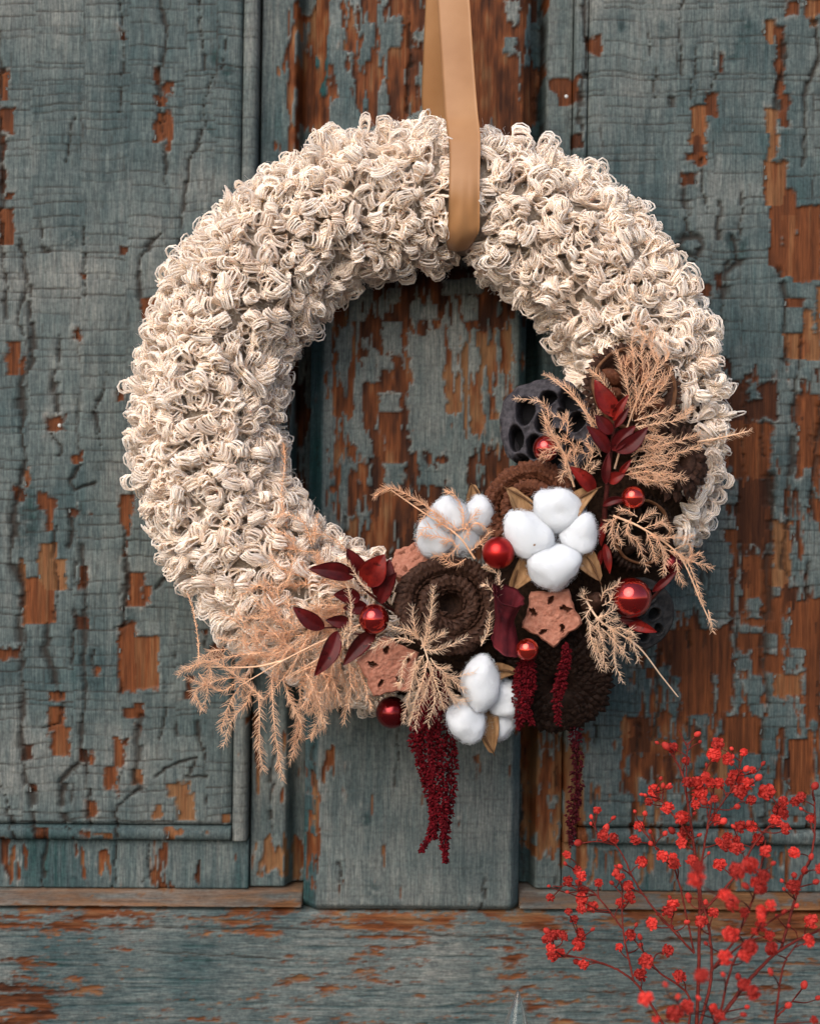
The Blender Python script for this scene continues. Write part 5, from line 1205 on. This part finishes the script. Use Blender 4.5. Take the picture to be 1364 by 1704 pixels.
# x, y, radius in crop coordinates; d offset above stem height for the nearest, blurred ones
GF_A = [(789,62,13),(801,98,8),(600,102,9),(642,118,17),(677,128,22),(736,188,19),(832,207,9),(884,108,26),(868,160,34),(1006,148,18),(934,180,28),(950,130,9),(1097,200,10),(1045,232,18),(1018,225,15),(1075,265,17),(742,290,27),(790,290,28),(845,290,24),(890,295,24),(970,265,38),(990,330,34),(945,290,24),
 (800,340,36),(870,367,18),(780,392,22),(1040,372,24),(1115,335,36),(976,402,13),(586,326,26),(618,271,10),(628,304,12),(655,310,14),(658,300,8),(561,379,18),(528,345,8),(545,348,8),(544,435,12),(496,425,8),(650,408,27),(320,420,18),(292,450,9),(395,455,11),(360,505,17),(348,537,24),(393,553,24),(230,572,17),(290,482,7),
 (516,495,24),(498,558,24),(568,520,10),(570,575,12),(638,528,12),(715,455,30),(670,515,16),(735,522,27),(715,572,24),(820,382,14),(775,435,9),(878,462,25),(912,470,15),(958,495,10),(990,497,26),(1045,495,25),(1030,480,14),(798,535,10),(845,385,8),(930,545,22),(925,585,27),(975,600,30),(1070,555,28),(1180,425,34),(1155,470,28),(1200,505,25),
 (177,628,18),(170,670,9),(225,700,20),(245,730,24),(182,752,23),(232,760,14),(326,760,19),(93,775,8),(180,803,9),(100,828,19),(388,760,11),(396,720,9),(408,684,9),(427,682,12),(427,733,20),(468,775,24),(472,830,26),(428,856,24),(527,664,27),(247,838,27),(245,882,22),(298,873,24),(185,895,18),(211,932,20),(238,993,19),(298,978,9),
 (92,1022,26),(125,1003,24),(160,1008,22),(103,1065,22),(110,1102,26),(230,1050,28),(256,1143,24),(423,1063,18),(502,957,9),(520,1014,12),(523,1052,12),(473,1007,25),(576,950,25),(648,1078,29),(548,1128,32),(523,1193,28),(706,1200,27),(605,907,9),(660,828,8),(650,895,28),(675,865,28),(668,967,10),(740,943,12),(748,825,15),(749,845,10),
 (828,852,12),(862,902,25),(809,943,27),(625,637,27),(680,670,27),(676,640,20),(765,655,26),(895,675,28),(600,600,8),(842,620,8)]
GF_B = [(785,742,40,90),(975,702,36,80),(1040,680,38,90),(1108,610,28,30),(1100,730,32,60),(1085,785,30,60),(1145,668,12,20),(1240,780,31,60),(1243,617,26,0),(1275,360,24,0),(1340,305,17,0),(1322,460,22,0),(1275,412,8,0),(1323,638,13,0),(1292,702,16,0),(1243,725,14,40),(1345,755,15,40),(1362,695,22,90),
 (950,852,33,100),(1008,900,26,60),(1088,890,24,90),(1132,866,26,60),(1087,960,26,40),(945,1003,38,100),(1127,1008,24,60),(1322,940,33,40),(1310,1032,27,10),(1035,1065,34,60),(1012,1100,30,60),(1140,1070,28,30),(918,1112,38,110),(815,1198,36,110),(1010,1240,30,110),(1045,1275,34,140),(1132,1178,14,60),(910,1190,12,90),
 (980,1200,14,90),(640,1237,12,60),(698,1295,12,90),(548,1305,32,60),(685,1375,38,120),(742,1338,28,60),(890,1382,30,90),(595,1400,18,50),(1290,1240,16,20),(1215,1335,14,10),(1005,1378,13,80),(1022,1342,12,40),(1335,1405,18,20),(1255,868,12,0),(1195,895,12,40),(1218,962,9,20),(1163,915,9,20),(1195,790,9,20),(1185,750,10,20),(1015,775,16,60),(830,1045,10,20),(795,1300,12,80),(1355,1300,14,60)]
def gyp(name_, label, stems, flowers, x, y, d, seed):
    r = np.random.default_rng(seed)
    root = empty("gypsophila_sprig", x, y, d); tag(root, label, "dried flower", "red gypsophila sprigs in front of the door")
    nodes = []
    for pts, d0, d1, rad in stems:
        q = np.array([zp(*p_) for p_ in pts]); q[:, 2] = np.linspace(d0, d1, len(q)); c = catmull(q, 40)
        c[1:-1, :2] += r.normal(0, .35, (38, 2))
        g = Geo(); V, F = tubes(PP(c)[None], np.linspace(rad, rad * .5, 40)[None] * S * 1.35, 5); g.add(V, F); g.obj("stem", M_GST, root)
        nodes += [tuple(v) for v in c]
    nodes = np.array(nodes); tw = Geo()
    fl = []
    for f_ in flowers:
        X, Y, _ = zp(f_[0], f_[1]); fl.append([X, Y, f_[2] * ZS, f_[3] if len(f_) > 3 else 0])
        if f_[2] > 19 and r.uniform() < .22:
            an_ = r.uniform(0, 6.28); fl.append([X + math.cos(an_) * f_[2] * ZS * 1.5, Y + math.sin(an_) * f_[2] * ZS * 1.4, f_[2] * ZS * r.uniform(.6, .95), fl[-1][3]])
    fl = np.array(fl)
    dist = [np.hypot(nodes[:, 0] - a_[0], nodes[:, 1] - a_[1]).min() for a_ in fl]
    ends = []
    for i in np.argsort(dist):
        X, Y, R, dz = fl[i]
        dx, dy = nodes[:, 0] - X, nodes[:, 1] - Y
        dd = np.hypot(dx, dy); cost = abs(dd - 26) + np.where(dy < 4, 45, 0) + np.where(dd < 8, 30, 0)
        j = int(np.argmin(cost)); nb = nodes[j]
        z = nb[2] + dz * 1.6 + r.normal(0, 22)
        L = dd[j]
        mid = (nb + np.array([X, Y, z])) / 2 + np.array([-dy[j], dx[j], 0]) * r.normal(0, .10) + np.array([0, 0, r.normal(0, 3)])
        e_ = np.array([X, Y + R * .35, z])
        c = catmull([nb, mid, e_], max(5, int(L / 4)))
        V, F = tubes(PP(c)[None], np.linspace(1.25, .75, len(c))[None] * S, 4); tw.add(V, F)
        nodes = np.vstack([nodes, c[1:-2]]) if len(c) > 4 else nodes
        # little scale leaf at the fork
        V, F = tubes(PP(np.array([nb, nb + r.normal(0, 2.5, 3) + np.array([0, -3, 0])]))[None], np.array([[1.3, .2]]) * S, 4); tw.add(V, F)
        big = R > 6.2
        o = bpy.data.objects.new("flower" if big else "bud", FM[r.integers(0, 6)] if big else BM[0])
        sc.collection.objects.link(o); o.parent = root
        o.location = Vector(P(X, Y, z)) - root.location
        up = np.array([X - nb[0], 0, -(Y - nb[1])]) ; up = up / (np.linalg.norm(up) + 1e-6) + np.array([0, -.75 if big else -.2, .2]) + r.normal(0, .3, 3)
        o.rotation_euler = Vector(up).to_track_quat('Z', 'Y').to_euler()
        k = R * S * (D - z) / D * (1.2 if big else 1.0)
        o.scale = (k, k * r.uniform(.85, 1.1), k * r.uniform(.85, 1.1))
    tag(tw.obj("twigs", M_GST, root), kind='stuff')
gyp("gypsophila_sprig", "fine branching sprig of small red gypsophila flowers spreading left from the bottom edge", GS['a'], GF_A, 1163, 1710, 190, 701)
gyp("gypsophila_sprig", "nearer blurred red gypsophila sprig leaning towards the right edge of the photo", GS['b'], GF_B, 1190, 1710, 300, 702)

# ------------------------------------------------------------------ glass tip at the bottom edge
m, t, b = mat("clear_glass"); b.inputs['Base Color'].default_value = (.97, 1, .99, 1); b.inputs['Roughness'].default_value = .02
b.inputs['Transmission Weight'].default_value = 1; b.inputs['IOR'].default_value = 1.3
root = empty("glass_cloche", 868, 1830, 180); tag(root, "clear pointed glass cloche top just rising into the bottom edge", "glass cloche")
f = frame(857, 1740, 180, 0, 0, -3); n = 48; a = np.arange(n) * 2 * np.pi / n
prof = [(.3, 92), (3, 88), (8, 74), (14, 56), (20, 34), (26, 6), (31, -26), (35, -60), (37, -100)]
pr = catmull([(q, z, 0) for q, z in prof], 30)[:, :2]; inner = pr[::-1] * np.array([.955, 1]) - np.array([0, 1.5]); inner = inner[:-2]
full = np.concatenate([pr, inner, [[.2, 84]]])
g = Geo(); g.add(f(np.array([[abs(q) * math.cos(t_), abs(q) * math.sin(t_) * 1, 0] for q, z in full for t_ in a]) * 0 + np.array([[abs(q) * math.cos(t_), z, abs(q) * math.sin(t_)] for q, z in full for t_ in a])), grid_faces(n, len(full), True)[:, ::-1])
g.obj("glass_shell", m, root)
